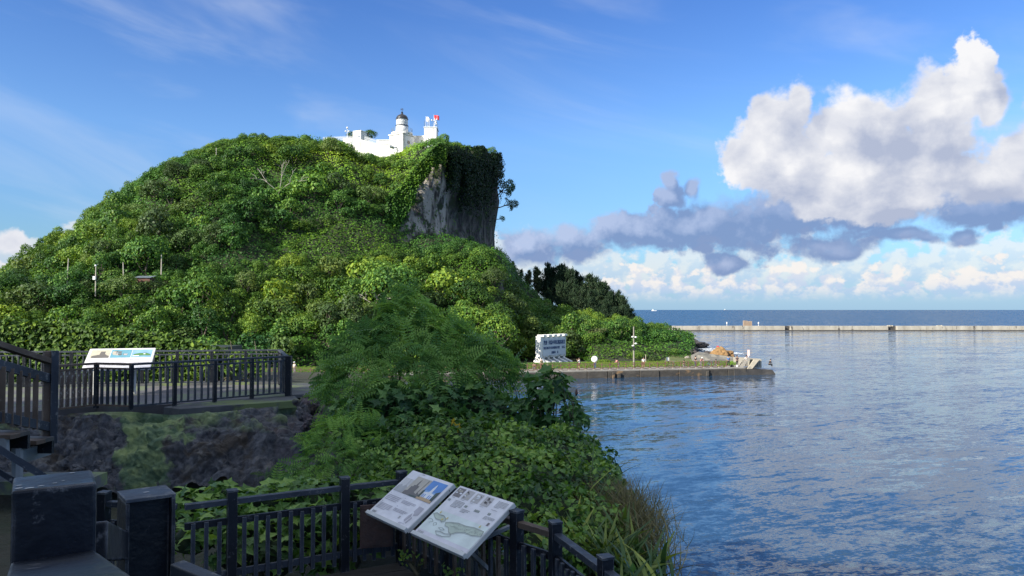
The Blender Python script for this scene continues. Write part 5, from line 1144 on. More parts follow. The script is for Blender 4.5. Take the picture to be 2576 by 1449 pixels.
def bar_mesh(w, d, h, name='baluster'): return MB().box((0, 0, h / 2), (w, d, h)).mesh(name)
tf = empty('terrace_fence', (0, 0, 0), 'dark terrace fence of closely spaced bars around the viewing platform above the rock wall', 'fence')
FT = [at(x, y, z=ZP + 1.1) for x, y in ((141, 918), (243, 911.7), (331, 913.8), (721, 894.6), (703, 879), (150, 883), (-160, 884))]
bal = bar_mesh(0.030, 0.075, 0.86); pst = bar_mesh(0.085, 0.085, 1.06, 'post'); slatm = bar_mesh(0.085, 0.028, 0.86, 'slat')
bal.materials.append(M_PAINT2); pst.materials.append(M_PAINT); slatm.materials.append(M_PEEL)
for k_, (a, b) in enumerate(zip(FT[:-1], FT[1:])):
    d = V3(b, 0) - V3(a, 0); L = d.length; u = d / L; ang = math.atan2(u.y, u.x); wood = k_ == 0; rm = M_BROWNP if k_ in (0, 1) else M_PAINT2
    for z, w, h, nm in ((1.075, 0.11, 0.05, 'top_rail'), (0.965, 0.05, 0.04, 'mid_rail'), (0.085, 0.05, 0.04, 'bottom_rail')):
        MB().beam(V3(a, ZP + z) - u * (.04 if nm == 'top_rail' else 0), V3(b, ZP + z) + u * (.04 if nm == 'top_rail' else 0), w, h).build(nm, rm, tf, bevel=0.004 if nm == 'top_rail' else 0)
    n = int(L / (0.125 if wood else 0.168))
    for i in range(n + 1):
        p = V3(a, ZP) + u * (L * i / n); ispost = i in (0, n) or (not wood and i % 6 == 0)
        if ispost and (i < n or k_ == 5):
            o = link('post', pst, None, tf)
        elif i == n: continue
        else: o = link('slat' if wood else 'baluster', slatm if wood else bal, None, tf); p = p + Vector((0, 0, 0.1))
        o.location = p; o.rotation_euler.z = ang
cp = V3(FT[3], ZP - 0.03); MB().box(cp + Vector((0.06, 0, 0.56)), (0.16, 0.16, 1.12), ang).build('corner_post', M_PAINT, tf, bevel=0.006)
# low kerb wall under the far run
kb = MB(); a, b = FT[5], FT[4]; kb.beam(V3(a, ZP - 0.1), V3(b, ZP - 0.1), 0.3, 0.35); tag(kb.build('terrace_kerb', M_OLDCONC), 'low concrete kerb under the far run of the terrace fence', 'kerb')
# ---------------------------------------------------------------- artificial rock wall
def rock_wall():
    top = [(-90, 1050), (140, 1042), (250, 1036), (330, 1036), (430, 1044), (560, 1036), (700, 1022), (760, 1008), (800, 996), (852, 990), (900, 985)]
    bot = [(-90, 1225), (140, 1225), (250, 1230), (330, 1228), (430, 1225), (560, 1226), (700, 1240), (760, 1235), (800, 1230), (852, 1225), (900, 1220)]
    T = np.array([tuple(at(x, y, z=ZP - 0.12 if x < 740 else ZP - 0.2)) for x, y in top]); B = np.array([tuple(at(x, y, z=6.35)) for x, y in bot])
    nu, nv = 420, 120; s = np.linspace(0, len(top) - 1, nu); i0 = np.clip(s.astype(int), 0, len(top) - 2); f = (s - i0)[:, None]
    Tt = T[i0] * (1 - f) + T[i0 + 1] * f; Bb = B[i0] * (1 - f) + B[i0 + 1] * f; v = np.linspace(0, 1, nv)
    P = Tt[None] * (1 - v[:, None, None]) + Bb[None] * v[:, None, None]; P = P.reshape(-1, 3)
    d = (Tt - Bb)[None].repeat(nv, 0).reshape(-1, 3); e = np.gradient(Tt, axis=0)[None].repeat(nv, 0).reshape(-1, 3)
    N = np.cross(e, d); N /= np.linalg.norm(N, axis=1, keepdims=True)
    if N[:, 1].mean() > 0: N = -N
    vv = np.repeat(v, nu); off = np.empty(len(P))
    for j, p in enumerate(P):
        q = Vector(p); w = q + 0.10 * mnoise.noise_vector(q * 2.0)
        d1 = mnoise.voronoi(w * 1.7)[0][0]; d2 = mnoise.voronoi(w * 4.2)[0][0]
        off[j] = 0.52 * (0.5 - d1) + 0.21 * (0.45 - d2) + 0.25 * mnoise.noise(q * 0.7) + 0.09 * abs(mnoise.noise(q * 7)) + 0.035 * mnoise.noise(q * 17)
    off = off * np.clip(vv * 9, 0, 1) + 0.25 * np.sin(vv * math.pi) ; P = P + N * off[:, None]
    i = (np.arange(nv - 1)[:, None] * nu + np.arange(nu - 1)[None, :]).ravel()
    me = np_mesh('rock_wall', P, np.stack([i, i + nu, i + nu + 1, i + 1], -1).ravel(), 4, smooth=True)
    m, k, out = material('painted_rockwork'); b = k.n.new('ShaderNodeBsdfPrincipled'); g = k.n.new('ShaderNodeNewGeometry'); P_ = g.outputs['Position']; x, y, z = k.sep(P_)
    n = k.noise(P_, 1.6, 6, 0.6); n2 = k.noise(P_, 6, 6, 0.65)
    c = k.mix(k.mr(n2, 0.35, 0.65), (0.030, 0.034, 0.048), (0.150, 0.155, 0.175))
    c = k.mix(k.mr(n, 0.5, 0.62), c, (0.055, 0.045, 0.038))
    c = k.mix(k.mr(k.noise(P_, 3.3, 4), 0.62, 0.70), c, (0.19, 0.18, 0.17))
    xx = k.m('ADD', x, k.m('MULTIPLY', k.m('SUBTRACT', n, 0.5), 2.2)); cz = k.mr(z, 6.4, 7.7, -8.15, -8.45)
    hw = k.mr(z, 6.4, 7.6, 0.42, 0.95)
    gm = k.mr(k.m('SUBTRACT', hw, k.m('ABSOLUTE', k.m('SUBTRACT', xx, cz))), -0.06, 0.10)
    gt = k.m('MULTIPLY', k.mr(z, 7.38, 7.52), k.mr(k.noise(P_, 1.1, 4), 0.42, 0.52)); gt = k.m('MULTIPLY', gt, k.mr(x, -5.0, -5.4))
    gm = k.m('MAXIMUM', gm, k.m('MULTIPLY', gt, 0.7))
    c = k.mix(gm, c, k.mix(k.mr(k.noise(P_, 2.2, 5, .6), .42, .60), (0.10, 0.165, 0.09), (0.30, 0.38, 0.16)))
    mm = k.m('MULTIPLY', k.mr(xx, -5.6, -5.0, 0, .8), k.mr(k.noise(P_, 2.6, 5), 0.45, 0.60)); c = k.mix(mm, c, (0.17, 0.13, 0.15))
    k.put(b.inputs['Base Color'], c); b.inputs['Roughness'].default_value = 0.78; bn = k.n.new('ShaderNodeBump'); bn.inputs['Distance'].default_value = 0.09
    k.put(bn.inputs['Height'], k.noise(P_, 11, 8, 0.75)); k.put(b.inputs['Normal'], bn.outputs[0]); k.l.new(b.outputs[0], out.inputs[0])
    tag(link('rock_wall', me, m), 'long dark artificial rock wall with a green streak below the terrace', 'rock wall')
    w = bpy.data.objects['rock_wall']; g2 = random.Random(12)
    for j in range(46):          # knobs set into the wall and the rubble at its right end
        px = g2.uniform(150, 850) if j < 26 else g2.uniform(745, 850); py = g2.uniform(1060, 1190) if j < 26 else g2.uniform(1000, 1080); s_ = g2.uniform(0.07, 0.17)
        fr = (py - 1035) / 190; ya = at(px, 1035, z=ZP - .1).y; yb = at(px, 1228, z=6.35).y; Yq = ya + (yb - ya) * fr - 0.12
        o = rock('rock', px, py, Yq, (s_ * 1.25, s_, s_ * .8), m, None, 40 + j, 3, 0.45, w); o.rotation_euler = (g2.uniform(0, 3), g2.uniform(0, 3), g2.uniform(0, 3))
rock_wall()
a, b = at(205, 1262, z=5.95), at(720, 1258, z=5.95); bs = MB(); bs.beam(V3(a, 6.2) + Vector((0, 1.1, 0)), V3(b, 6.2) + Vector((0, 1.1, 0)), 0.5, 0.5)
tag(bs.build('rock_wall_footing', surf('stained_footing', (0.06, 0.058, 0.055), (0.035, 0.036, 0.04), 2, 0.85, bump=0.01, cc=(0.16, 0.13, 0.09), cscale=1.1, camt=0.2, stretch=(1, 1, .2))), 'dark stained concrete footing under the rock wall', 'wall')
for i, (px, py, s_) in enumerate([(846, 968, .10), (856, 975, .13), (838, 975, .08), (867, 972, .09)]):
    rock('loose_stone', px, py, 20.8, (s_ * 1.3, s_, s_ * .8), surf('pinkish_stone%d' % i, (0.26, 0.21, 0.20), (0.15, 0.12, 0.12), 5, .9), ['pale pinkish stone on the tip of the flat grey slab', 'largest pale stone beside the slab tip', 'small pale stone left of the others on the slab tip', 'pale stone half under the foreground tree by the slab tip'][i], 90 + i, 3, 0.4)
# ---------------------------------------------------------------- stairs and post at the left
st = empty('left_stairs', (0, 0, 0), 'dark timber stairs with steel stringers and slanting railing at the left edge', 'stairs')
LP = at(122, 1110, 8.8); LP.z = CAM_Z - 1.54
MB().box((LP.x, LP.y, LP.z + .53), (.13, .13, 1.06), R(38)).build('newel_post', M_BROWNP, st, bevel=.005); MB().box((LP.x + .075, LP.y - .03, LP.z + .53), (.075, .075, 1.07), R(38)).build('dark_angle_post', M_PAINT2, st, bevel=.004)
Q = at(-40, 852, 7.6)
def rail3(y0, y1, w, h, nm, mat, pxa=0, pxb=124, Ya=7.85, Yb=8.75):
    a, b = at(pxa, y0, Ya), at(pxb, y1, Yb); a = a + (a - b) * 0.9; MB().beam(a, b, w, h).build(nm, mat, st, bevel=.004)
rail3(868, 909, .09, .06, 'hand_rail', M_BROWNP); rail3(918, 952, .05, .10, 'upper_board', M_PAINT2); rail3(1049, 1074, .05, .10, 'lower_board', M_PAINT2)
for i, px in enumerate((-30, -9, 7, 28, 49, 70, 90)):
    f_ = px / 124; Y = 7.85 + .9 * f_; a = at(px, 1049 + 25 * f_, Y - .04); b = at(px, 920 + 32 * f_, Y - .04)
    MB().box(((a.x + b.x) / 2, Y - .045, (a.z + b.z) / 2 - .03), (.055, .03, b.z - a.z + .06), R(35)).build('baluster', M_BROWNP, st)
for i, (px, py, Y) in enumerate(((64, 1086, 7.9), (126, 1101, 8.5), (190, 1135, 9.1))):
    if i < 2:
        a = at(px, py, Y); 
        for j in range(2): MB().box((a.x - 1.1, a.y - .08 + j * .16, a.z - .02), (2.2, .145, .045), R(-4)).build('tread_board', M_DECKWOOD if j else M_BROWNP, st, bevel=.003)
        MB().box((a.x - 1.1, a.y + .18, a.z - .12), (2.15, .03, .15), R(-4)).build('riser', M_PAINT, st)
a, b = at(52, 1128, 7.75), at(122, 1112, 8.7); 
MB().beam(at(-60, 1125, 7.7), at(20, 1120, 7.7), .05, .15).build('steel_stringer', M_STEEL, st); MB().beam(at(50, 1150, 8.3), at(124, 1127, 8.9), .05, .15).build('steel_stringer', M_STEEL, st)
MB().tube([at(43, 1127, 8.0), at(43, 1215, 8.0)], .055, 8).build('steel_column', M_STEEL, st)
MB().beam(at(-30, 1112, 6.6), at(112, 1200, 6.9), .05, .06).build('lower_hand_rail', M_PAINT2, st); MB().beam(at(-30, 1170, 6.4), at(70, 1232, 6.6), .04, .05).build('lower_rail', M_PAINT, st)
MB().box(at(60, 1215, 8.5), (1.6, .5, .14)).build('concrete_pad', M_OLDCONC, st)
# ---------------------------------------------------------------- near deck
C0 = at(1010, 1188, z=7.98); P868 = at(867, 1203, z=7.98); P584 = at(584, 1235, z=7.98); P448 = at(452, 1250, z=7.98); P262 = at(262, 1240, z=7.98)
P1133 = at(1133, 1232, z=7.98); P1300 = at(1300, 1287, z=7.98); P1397 = at(1397, 1315, z=7.98); P1523 = at(1523, 1403, z=7.98); P1600 = P1523 + (P1523 - P1397) * 0.8
nf = empty('deck_fence', (0, 0, 0), 'dark slate deck fence with square posts and hung balusters at the bottom of the picture', 'fence')
nbal = bar_mesh(.048, .032, .77); nbal.materials.append(M_PAINT2); nbal2 = bar_mesh(.048, .032, .77); nbal2.materials.append(M_BROWNP)
npost = MB().box((0, 0, .605), (.112, .112, 1.21)).mesh('post'); npost.materials.append(M_PAINT)
cap_ = MB().box((0, 0, .008), (.124, .124, .022)).mesh('post_cap'); cap_.materials.append(M_PAINT2)
runs = [(P262, P448), (P448, P584), (P584, P868), (P868, C0), (C0, P1133), (P1133, P1300), (P1300, P1397), (P1397, P1523), (P1523, P1600)]
for k_, (a, b) in enumerate(runs):
    d = V3(b, 0) - V3(a, 0); L = d.length; u = d / L; ang = math.atan2(u.y, u.x); nrm = Vector((u.y, -u.x, 0))
    if k_ == 1: pass
    if k_ != 1:
        o = link('post', npost, None, nf); o.location = V3(a, ZN); o.rotation_euler.z = ang; c_ = link('post_cap', cap_, None, o); c_.location = (0, 0, 1.21)
    MB().beam(V3(a, 7.855) + u * .056, V3(b, 7.855) - u * .056, .085, .065).build('top_rail', M_PAINT2 if k_ < 4 else M_BROWNP if k_ in (5, 6) else M_PAINT2, nf, bevel=.004)
    for z in (7.62, 6.99): MB().beam(V3(a, z) + u * .056, V3(b, z) - u * .056, .03, .085).build('board', M_PAINT if z > 7 else M_PAINT2, nf, bevel=.003)
    n = max(2, round(L / .137))
    for i in range(1, n):
        if k_ == 3 and i > 1 and False: continue
        o = link('baluster', nbal2 if (k_ in (4, 5) and i % 2) else nbal, None, nf); o.location = V3(a, 6.88 + (0.0 if i % 3 else -.02)) + u * (L * i / n) + nrm * .033; o.rotation_euler.z = ang
MB().beam(V3(P868, ZN - .12), V3(C0, ZN - .12), .08, .2).build('edge_beam', M_PAINT, nf)
# rust-brown relief plaque hung on the fence
pa, pb = at(905, 1262, z=7.67), at(988, 1257, z=7.67); u = (V3(pb, 0) - V3(pa, 0)); L = u.length; u /= L; nr = Vector((u.y, -u.x, 0))
pq = empty('relief_plaque', V3(pa, 7.08) + nr * .075, 'rusty brown relief plaque hung on the deck fence left of the info boards', 'plaque', None, math.atan2(u.y, u.x))
M_RUST = surf('rusty_bronze', (0.085, 0.045, 0.035), (0.05, 0.032, 0.03), 7, .75, bump=.02, bscale=16)
MB().box((L / 2, 0, .28), (L, .03, .56)).build('plate', M_RUST, pq, bevel=.004); MB().box((L / 2, -.02, .28), (L * .9, .012, .49)).build('relief', M_RUST, pq)
# deck boards
u = (V3(C0, 0) - V3(P868, 0)).normalized(); nr = Vector((u.y, -u.x, 0)); dk = empty('deck', (0, 0, 0), 'dark wet plank deck inside the near fence', 'deck')
e2 = (V3(P1300, 0) - V3(C0, 0)).normalized(); ang = math.atan2(u.y, u.x)
for j in range(18):
    v0 = .10 + j * .148; q = V3(C0, 0) + e2 * (v0 / max(.1, e2.dot(nr))); s_ = (q - V3(C0, 0)).dot(u) - .08; Lp = 5.2 + s_; c = V3(C0, 0) + nr * v0 + u * (s_ - Lp / 2)
    MB().box((c.x, c.y, ZN - .02 + .004 * (j % 2)), (Lp, .140, .038), ang).build('plank', M_DECKWOOD, dk)
# ---------------------------------------------------------------- info boards on the deck fence
M_PANEL = plain('panel_white', (0.80, 0.79, 0.82), .35); M_LIP = surf('aluminium_lip', (0.62, 0.63, 0.62), (0.5, 0.51, 0.5), 4, .4); M_INK = plain('grey_ink', (.28, .27, .30), .5); M_INKD = plain('dark_ink', (.07, .07, .08), .5)
INKS = {n_: plain('print_' + n_, c, .4) for n_, c in dict(sepia=(.52, .48, .40), sepia_dark=(.16, .145, .13), fog=(.62, .61, .60), fog2=(.42, .42, .42), sky=(.10, .28, .66), sky2=(.25, .45, .75), bldg=(.82, .84, .86), tree=(.05, .08, .06), sand=(.52, .36, .20),
    mauve=(.48, .46, .50), mint=(.74, .82, .78), land=(.52, .60, .50), line=(.30, .34, .31), mark=(.78, .60, .16), black=(.05, .045, .045), photo=(.22, .20, .20), photo2=(.50, .48, .47), sea=(.14, .36, .46), green=(.10, .24, .08), cream=(.60, .55, .42), lilac=(.70, .68, .73)).items()}
class Print:
    """flat print on a tilted board: u runs left to right, v from the upper edge down"""
    def __init__(s, e, W, H, off=.0): s.e, s.W, s.H, s.by, s.off = e, W, H, {}, off
    def poly(s, pts, ink, lift=1):
        m, _ = s.by.setdefault((ink, lift), (MB(), 0)); z = .016 + .0012 * lift
        m.add([(u * s.W, -v * s.H, z) for u, v in pts], [tuple(range(len(pts)))[::-1]])
    def rect(s, u0, v0, u1, v1, ink, lift=1): s.poly([(u0, v0), (u1, v0), (u1, v1), (u0, v1)], ink, lift)
    def line(s, pts, ink, w=.006, lift=2):
        for (a, b), (c, d) in zip(pts[:-1], pts[1:]):
            du, dv = c - a, d - b; L = math.hypot(du, dv) or 1; nx, ny = -dv / L * w / 2, du / L * w / 2; s.poly([(a + nx, b + ny), (c + nx, d + ny), (c - nx, d - ny), (a - nx, b - ny)], ink, lift)
    def lines(s, u0, v0, u1, v1, rows, ink='mauve', g=None, fill=.55):
        g = g or random.Random(int(u0 * 100 + v0 * 999)); dv = (v1 - v0) / rows
        for r in range(rows):
            u = u0; end = u1 if r < rows - 1 else u0 + (u1 - u0) * g.uniform(.3, .9)
            while u < end - .008:
                w = g.uniform(.010, .030); s.rect(u, v0 + r * dv, min(u + w, end), v0 + (r + fill) * dv, ink, 2); u += w + .006
    def build(s, nm='print'):
        for (ink, lift), (m, _) in s.by.items():
            if lift == 1:          # the large printed fields, one by one
                for f in m.f:
                    q = MB(); q.add([m.v[i] for i in f], [tuple(range(len(f)))]); link('printed_field', q.mesh('printed_field', fix=False), INKS[ink], s.e)
            else: tag(link('fine_print', m.mesh('fine_print', fix=False), INKS[ink], s.e), kind='stuff')
def board(name, TL, TR, drop, horiz, label, grp=None, wlip=True):
    """tilted board hung from its upper edge TL-TR, leaning towards the viewer"""
    u = TR - TL; W = u.length; x = u / W; inw = Vector((x.y, -x.x, 0)).normalized(); down = (inw * horiz + Vector((0, 0, -drop))); H = down.length; y = -down / H; z = x.cross(y)
    e = empty(name, TL, label, 'info board', grp); e.rotation_euler = Matrix((x, y, z)).transposed().to_euler()
    MB().box((W / 2, -H / 2, -.008), (W, H, .046)).build('panel', M_PANEL, e, bevel=.003); MB().box((W / 2, -H - .004, .012), (W + .03, .05, .055)).build('bottom_lip', M_LIP, e, bevel=.004)
    for q in (-.006, W + .006): MB().box((q, -H / 2, -.014), (.012, H, .05)).build('side_frame', M_LIP, e)
    for q in (.22, .78): MB().beam((W * q, -H * .97, -.03), (W * q, -H * .10, -.42 * H), .035, .05, up=(1, 0, 0)).build('bracket', M_STEEL, e); MB().beam((W * q, -.02, -.03), (W * q, -H * .97, -.035), .03, .03, up=(1, 0, 0)).build('support_bar', M_STEEL, e)
    return e, W, H
TLa, TRa = at(1041, 1185, z=8.05), at(1142, 1219, z=8.05)
eA, W, H = board('info_board', TLa, TRa, .446, .66, 'left tilted white info board with a blue lighthouse photo on the deck fence', 'info boards on the deck fence')
p = Print(eA, W, H)
p.rect(.02, .17, .24, .47, 'fog'); p.poly([(.02, .36), (.08, .31), (.13, .35), (.18, .30), (.24, .34), (.24, .47), (.02, .47)], 'fog2', 2); p.line([(.17, .17), (.19, .36)], 'fog2', .012)
p.rect(.24, .08, .60, .47, 'sepia'); p.poly([(.25, .47), (.25, .40), (.30, .38), (.30, .29), (.335, .29), (.335, .25), (.37, .25), (.375, .17), (.39, .10), (.40, .17), (.41, .25), (.46, .25), (.46, .38), (.52, .40), (.52, .47)], 'sepia_dark', 2)
p.line([(.545, .10), (.535, .40)], 'sepia_dark', .014, 3); p.poly([(.50, .47), (.54, .36), (.60, .40), (.60, .47)], 'sepia_dark', 2); p.rect(.42, .44, .60, .47, 'tree', 4)
p.rect(.60, .06, .95, .47, 'sky'); p.rect(.60, .27, .95, .40, 'sky2', 2); p.poly([(.64, .41), (.64, .31), (.74, .29), (.745, .20), (.755, .15), (.77, .11), (.785, .15), (.795, .20), (.80, .29), (.90, .31), (.90, .41)], 'bldg', 3)
for q in (.67, .71, .80, .84, .88): p.rect(q, .34, q + .018, .41, 'sky', 4)
p.poly([(.60, .30), (.63, .26), (.65, .34), (.65, .43), (.60, .43)], 'tree', 5); p.poly([(.88, .27), (.95, .22), (.95, .43), (.89, .42)], 'tree', 5); p.rect(.60, .41, .95, .47, 'sand', 4)
p.lines(.03, .52, .12, .54, 1); p.lines(.03, .56, .36, .68, 4); p.lines(.42, .53, .47, .55, 1); p.lines(.42, .57, .74, .64, 3); p.lines(.03, .71, .08, .73, 1); p.lines(.03, .745, .36, .87, 5); p.lines(.42, .70, .47, .72, 1); p.lines(.42, .745, .74, .81, 3)
p.lines(.28, .02, .42, .045, 1, 'fog2'); p.lines(.05, .92, .20, .965, 1, 'fog2', fill=.9); p.rect(.655, .84, .69, .89, 'fog2', 2)
p.poly([(.83, .57), (.95, .58), (.96, .72), (.88, .76), (.85, .70), (.82, .69)], 'mauve', 2); p.poly([(.83, .72), (.86, .78), (.83, .90), (.79, .87), (.80, .78)], 'mauve', 2); p.poly([(.88, .78), (.91, .80), (.89, .92), (.86, .91)], 'mauve', 2); p.lines(.75, .93, .88, .96, 2)
p.build()
TLb, TRb = at(1160, 1224, z=8.05), at(1293, 1267, z=8.05)
eB, W, H = board('info_board', TLb, TRb, .446, .66, 'right tilted white info board with four old photos and a mint green map', 'info boards on the deck fence')
p = Print(eB, W, H); g = random.Random(4)
for i, c in enumerate((.093, .27, .45, .634)):
    p.rect(c - .068, .035, c + .068, .21, 'photo2' if i else 'photo'); 
    for j in range(7):
        a, b = c - .06 + g.random() * .09, .045 + g.random() * .12; p.poly([(a, b), (a + g.uniform(.015, .05), b + .01), (a + g.uniform(.01, .04), b + g.uniform(.02, .05)), (a - .004, b + .03)], g.choice(['photo', 'black', 'sepia', 'bldg'] if i != 2 else ['photo', 'bldg', 'bldg']), 2 + j % 3)
    p.lines(c - .05, .225, c + .04, .24, 1, 'fog2')
p.rect(.0, .50, 1, .90, 'mint'); p.rect(.0, .90, 1, 1, 'lilac')
p.lines(.02, .27, .12, .315, 1, 'line', fill=.9); p.lines(.15, .26, .34, .40, 6, 'fog2'); p.lines(.37, .29, .50, .335, 1, 'line', fill=.9); p.lines(.37, .36, .52, .43, 3, 'fog2'); p.lines(.57, .30, .72, .345, 1, 'line', fill=.9)
p.lines(.79, .05, .97, .18, 6, 'fog2'); p.lines(.79, .215, .97, .23, 1, 'fog2'); p.lines(.80, .28, .96, .325, 1, 'line', fill=.9); p.lines(.79, .345, .97, .41, 4, 'fog2'); p.rect(.92, .43, .955, .485, 'photo', 2)
land1 = [(.02, .60), (.06, .565), (.12, .58), (.20, .57), (.27, .60), (.30, .64), (.27, .68), (.22, .66), (.14, .665), (.08, .64)]
land2 = [(.33, .66), (.40, .63), (.52, .60), (.66, .60), (.80, .575), (.97, .58), (.99, .66), (.86, .70), (.72, .70), (.62, .74), (.56, .80), (.50, .78), (.44, .72), (.36, .71)]
land3 = [(.30, .84), (.38, .82), (.47, .83), (.56, .80), (.58, .83), (.47, .88), (.36, .885)]
for l_ in (land1, land2): p.poly(l_, 'land', 2)
for l_ in (land1, land2, land3): p.line(l_ + l_[:1], 'line', .008, 3); p.line([(u_ + .012, v_ + .014) for u_, v_ in l_], 'fog2', .004, 4)
for l_ in ([(.02, .70), (.08, .69), (.13, .72), (.08, .76)], [(.16, .74), (.20, .72), (.23, .75), (.19, .78), (.16, .74)], [(.30, .78), (.36, .76), (.42, .78), (.36, .80), (.30, .78)]): p.line(l_, 'line', .007, 3)
for i in range(60):
    a, b = g.uniform(.45, .97), g.uniform(.60, .69); p.line([(a, b), (a + g.uniform(-.02, .02), b + g.uniform(.008, .02))], 'line', .004, 5)
for a, b in ((.115, .545), (.30, .60), (.24, .645), (.865, .54)): p.poly([(a - .012, b), (a, b - .035), (a + .012, b), (a, b + .02)], 'mark', 6)
p.lines(.04, .925, .27, .98, 1, 'fog2', fill=.9); p.lines(.90, .955, .97, .97, 1, 'fog2'); p.build()
a, b = TLb + (TRb - TLb) * .95, None; bx = at(1183, 1390, z=7.62); MB_ = MB().beam(bx, at(1236, 1440, z=7.05), .035, .05); tag(MB_.build('strut', M_STEEL), 'grey steel strut running down to the right under the right info board', 'strut')
tag(MB().add([at(1284, 1449 + 30, z=7.05) + Vector((0, -.12, 0)), at(1297, 1479, z=7.05) + Vector((0, -.12, 0)), at(1293, 1407, z=7.32) + Vector((0, -.25, 0)), at(1289, 1407, z=7.32) + Vector((0, -.25, 0))] + [at(1284, 1479, z=7.05) + Vector((0, -.07, 0)), at(1297, 1479, z=7.05) + Vector((0, -.07, 0)), at(1293, 1407, z=7.32) + Vector((0, -.20, 0)), at(1289, 1407, z=7.32) + Vector((0, -.20, 0))], [(0, 1, 2, 3), (7, 6, 5, 4), (0, 4, 5, 1), (1, 5, 6, 2), (2, 6, 7, 3), (3, 7, 4, 0)]).build('plastic_strip', M_LIP), 'thin pointed white plastic strip standing against the deck fence post', 'strip')
# terrace info board
TLc, TRc = at(228, 880.5, 21.4), at(391, 874.5, 21.9); TRc.z = TLc.z = (TLc.z + TRc.z) / 2
eC, W, H = board('info_board', TLc, TRc, .52, 1.0, 'wide tilted white info board with three pictures behind the terrace fence')
p = Print(eC, W, H); g = random.Random(9)
p.rect(.035, .07, .325, .46, 'cream'); p.poly([(.06, .46), (.06, .36), (.12, .33), (.17, .30), (.18, .15), (.25, .15), (.25, .27), (.29, .34), (.32, .36), (.32, .46)], 'sepia_dark', 2); p.rect(.34, .07, .65, .46, 'sea'); 
for i in range(10): a, b = .35 + g.random() * .2, .08 + g.random() * .2; p.poly([(a, b), (a + .06, b), (a + .05, b + .08), (a, b + .07)], g.choice(['sepia_dark', 'photo2', 'sepia']), 2 + i % 3)
p.rect(.66, .07, .97, .46, 'sky2'); p.poly([(.67, .38), (.70, .28), (.78, .24), (.88, .23), (.95, .30), (.96, .38)], 'green', 2); p.rect(.68, .36, .78, .40, 'bldg', 3); p.rect(.84, .27, .87, .31, 'bldg', 3)
p.lines(.04, .54, .62, .60, 2, 'mauve'); p.lines(.66, .52, .96, .60, 3, 'mauve'); p.lines(.04, .68, .62, .90, 6, 'mauve'); p.lines(.66, .66, .96, .84, 5, 'mauve'); p.build()
pc = empty('board_stand', (0, 0, 0), 'pale steel stand under the wide terrace info board', 'stand')
for q in (.2, .8):
    c = TLc + (TRc - TLc) * q; MB().tube([(c.x, c.y - .45, ZP), (c.x, c.y - .45, TLc.z - .32)], .04, 8).build('leg', M_LIP, pc)
# ---------------------------------------------------------------- stair posts right beside the viewer
def quad_post(name, FL, FR, zt, w, depth_to, label, recess=False):
    fl, fr = V3(FL, 0), V3(FR, 0); u = (fr - fl).normalized(); n = Vector((-u.y, u.x, 0)); e = empty(name, V3(fl, depth_to), label, 'post', None, math.atan2(u.y, u.x)); h = zt - depth_to
    if not recess: MB().box((w / 2, w / 2, h / 2), (w, w, h)).build('shaft', M_PAINT, e, bevel=.006)
    else:
        MB().box((w / 2, w / 2 + .02, (h - .01) / 2), (w - .02, w - .04, h - .01)).build('core', M_PAINT, e); MB().box((w / 2, w / 2, h - .006), (w + .002, w + .002, .012)).build('top_plate', M_PAINT2, e, bevel=.002)
        for x in (.006, w - .006): MB().box((x, w / 2, (h - .013) / 2), (.012, w, h - .013)).build('flange', M_PAINT, e, bevel=.002)
    return e
p1 = quad_post('newel_post', Vector((-1.0, 1.52, 0)), Vector((-.874, 1.60, 0)), CAM_Z - .363, .15, 6.8, 'big square dark newel post at the bottom left corner with chalky scuffed top')
p2 = quad_post('newel_post', Vector((-1.238, 2.44, 0)), Vector((-1.118, 2.53, 0)), CAM_Z - .61, .15, 6.8, 'second dark newel post with a recessed front and a pale spot on top', True)
sr = empty('stair_rails', (0, 0, 0), 'dark sloping stair rails fixed to the two big newel posts', 'railing')
fc = Vector((-.937, 1.56, 0)); dr = Vector((.535, -.845, 0)); MB().beam(V3(fc, CAM_Z - .53) + dr * .0, V3(fc, CAM_Z - .53) + dr * 1.0 + Vector((0, 0, .218)), .148, .05).build('wide_rail', M_PAINT, sr, bevel=.005)
MB().beam((-.925, 1.68, CAM_Z - .512), (-1.275, 2.47, CAM_Z - .768), .06, .085).build('side_rail', M_PAINT, sr, bevel=.004)
MB().beam((-1.10, 2.50, CAM_Z - .865), (-.30, 2.0, CAM_Z - .94), .05, .08).build('lower_rail', M_PAINT2, sr, bevel=.004)
M_CHALK = surf('chalky_paint_chip', (.5, .5, .5), (.38, .38, .39), 20, .9)
def chips(pts, par, nm='paint_chips'):
    m = MB(); g = random.Random(len(pts) + int(abs(pts[0][0]) * 100))
    for (x, y, z, r) in pts:
        n = 9; m.add([(x + r * math.cos(a) * g.uniform(.5, 1.2), y + r * .5 * math.sin(a) * g.uniform(.5, 1.2), z + .0012) for a in [2 * math.pi * i / n for i in range(n)]], [tuple(range(n))])
    tag(m.build(nm, M_CHALK, par), kind='stuff')
h1 = CAM_Z - .363 - 6.8; chips([(.075, .035, h1, .006), (.09, .05, h1, .004), (.05, .02, h1, .008), (.03, .012, h1, .010), (.012, .02, h1, .009), (.012, .05, h1, .007), (.11, .13, h1, .006)], p1)
h2 = CAM_Z - .61 - 6.8 + .0005; chips([(.075, .07, h2, .013)], p2)
# landing under the viewer
ld = empty('landing', (0, 0, 0), 'plank landing of the stairs the picture was taken from', 'landing')
for j in range(12): MB().box((0.2, -1.9 + j * .15, CAM_Z - 1.62), (3.4, .142, .04)).build('plank', M_DECKWOOD, ld)
for x in (-1.3, 1.7):
    for y in (-1.8, -.3): MB().box((x, y, (CAM_Z - 1.64 + 5.6) / 2), (.14, .14, CAM_Z - 1.64 - 5.6)).build('leg', M_PAINT, ld)
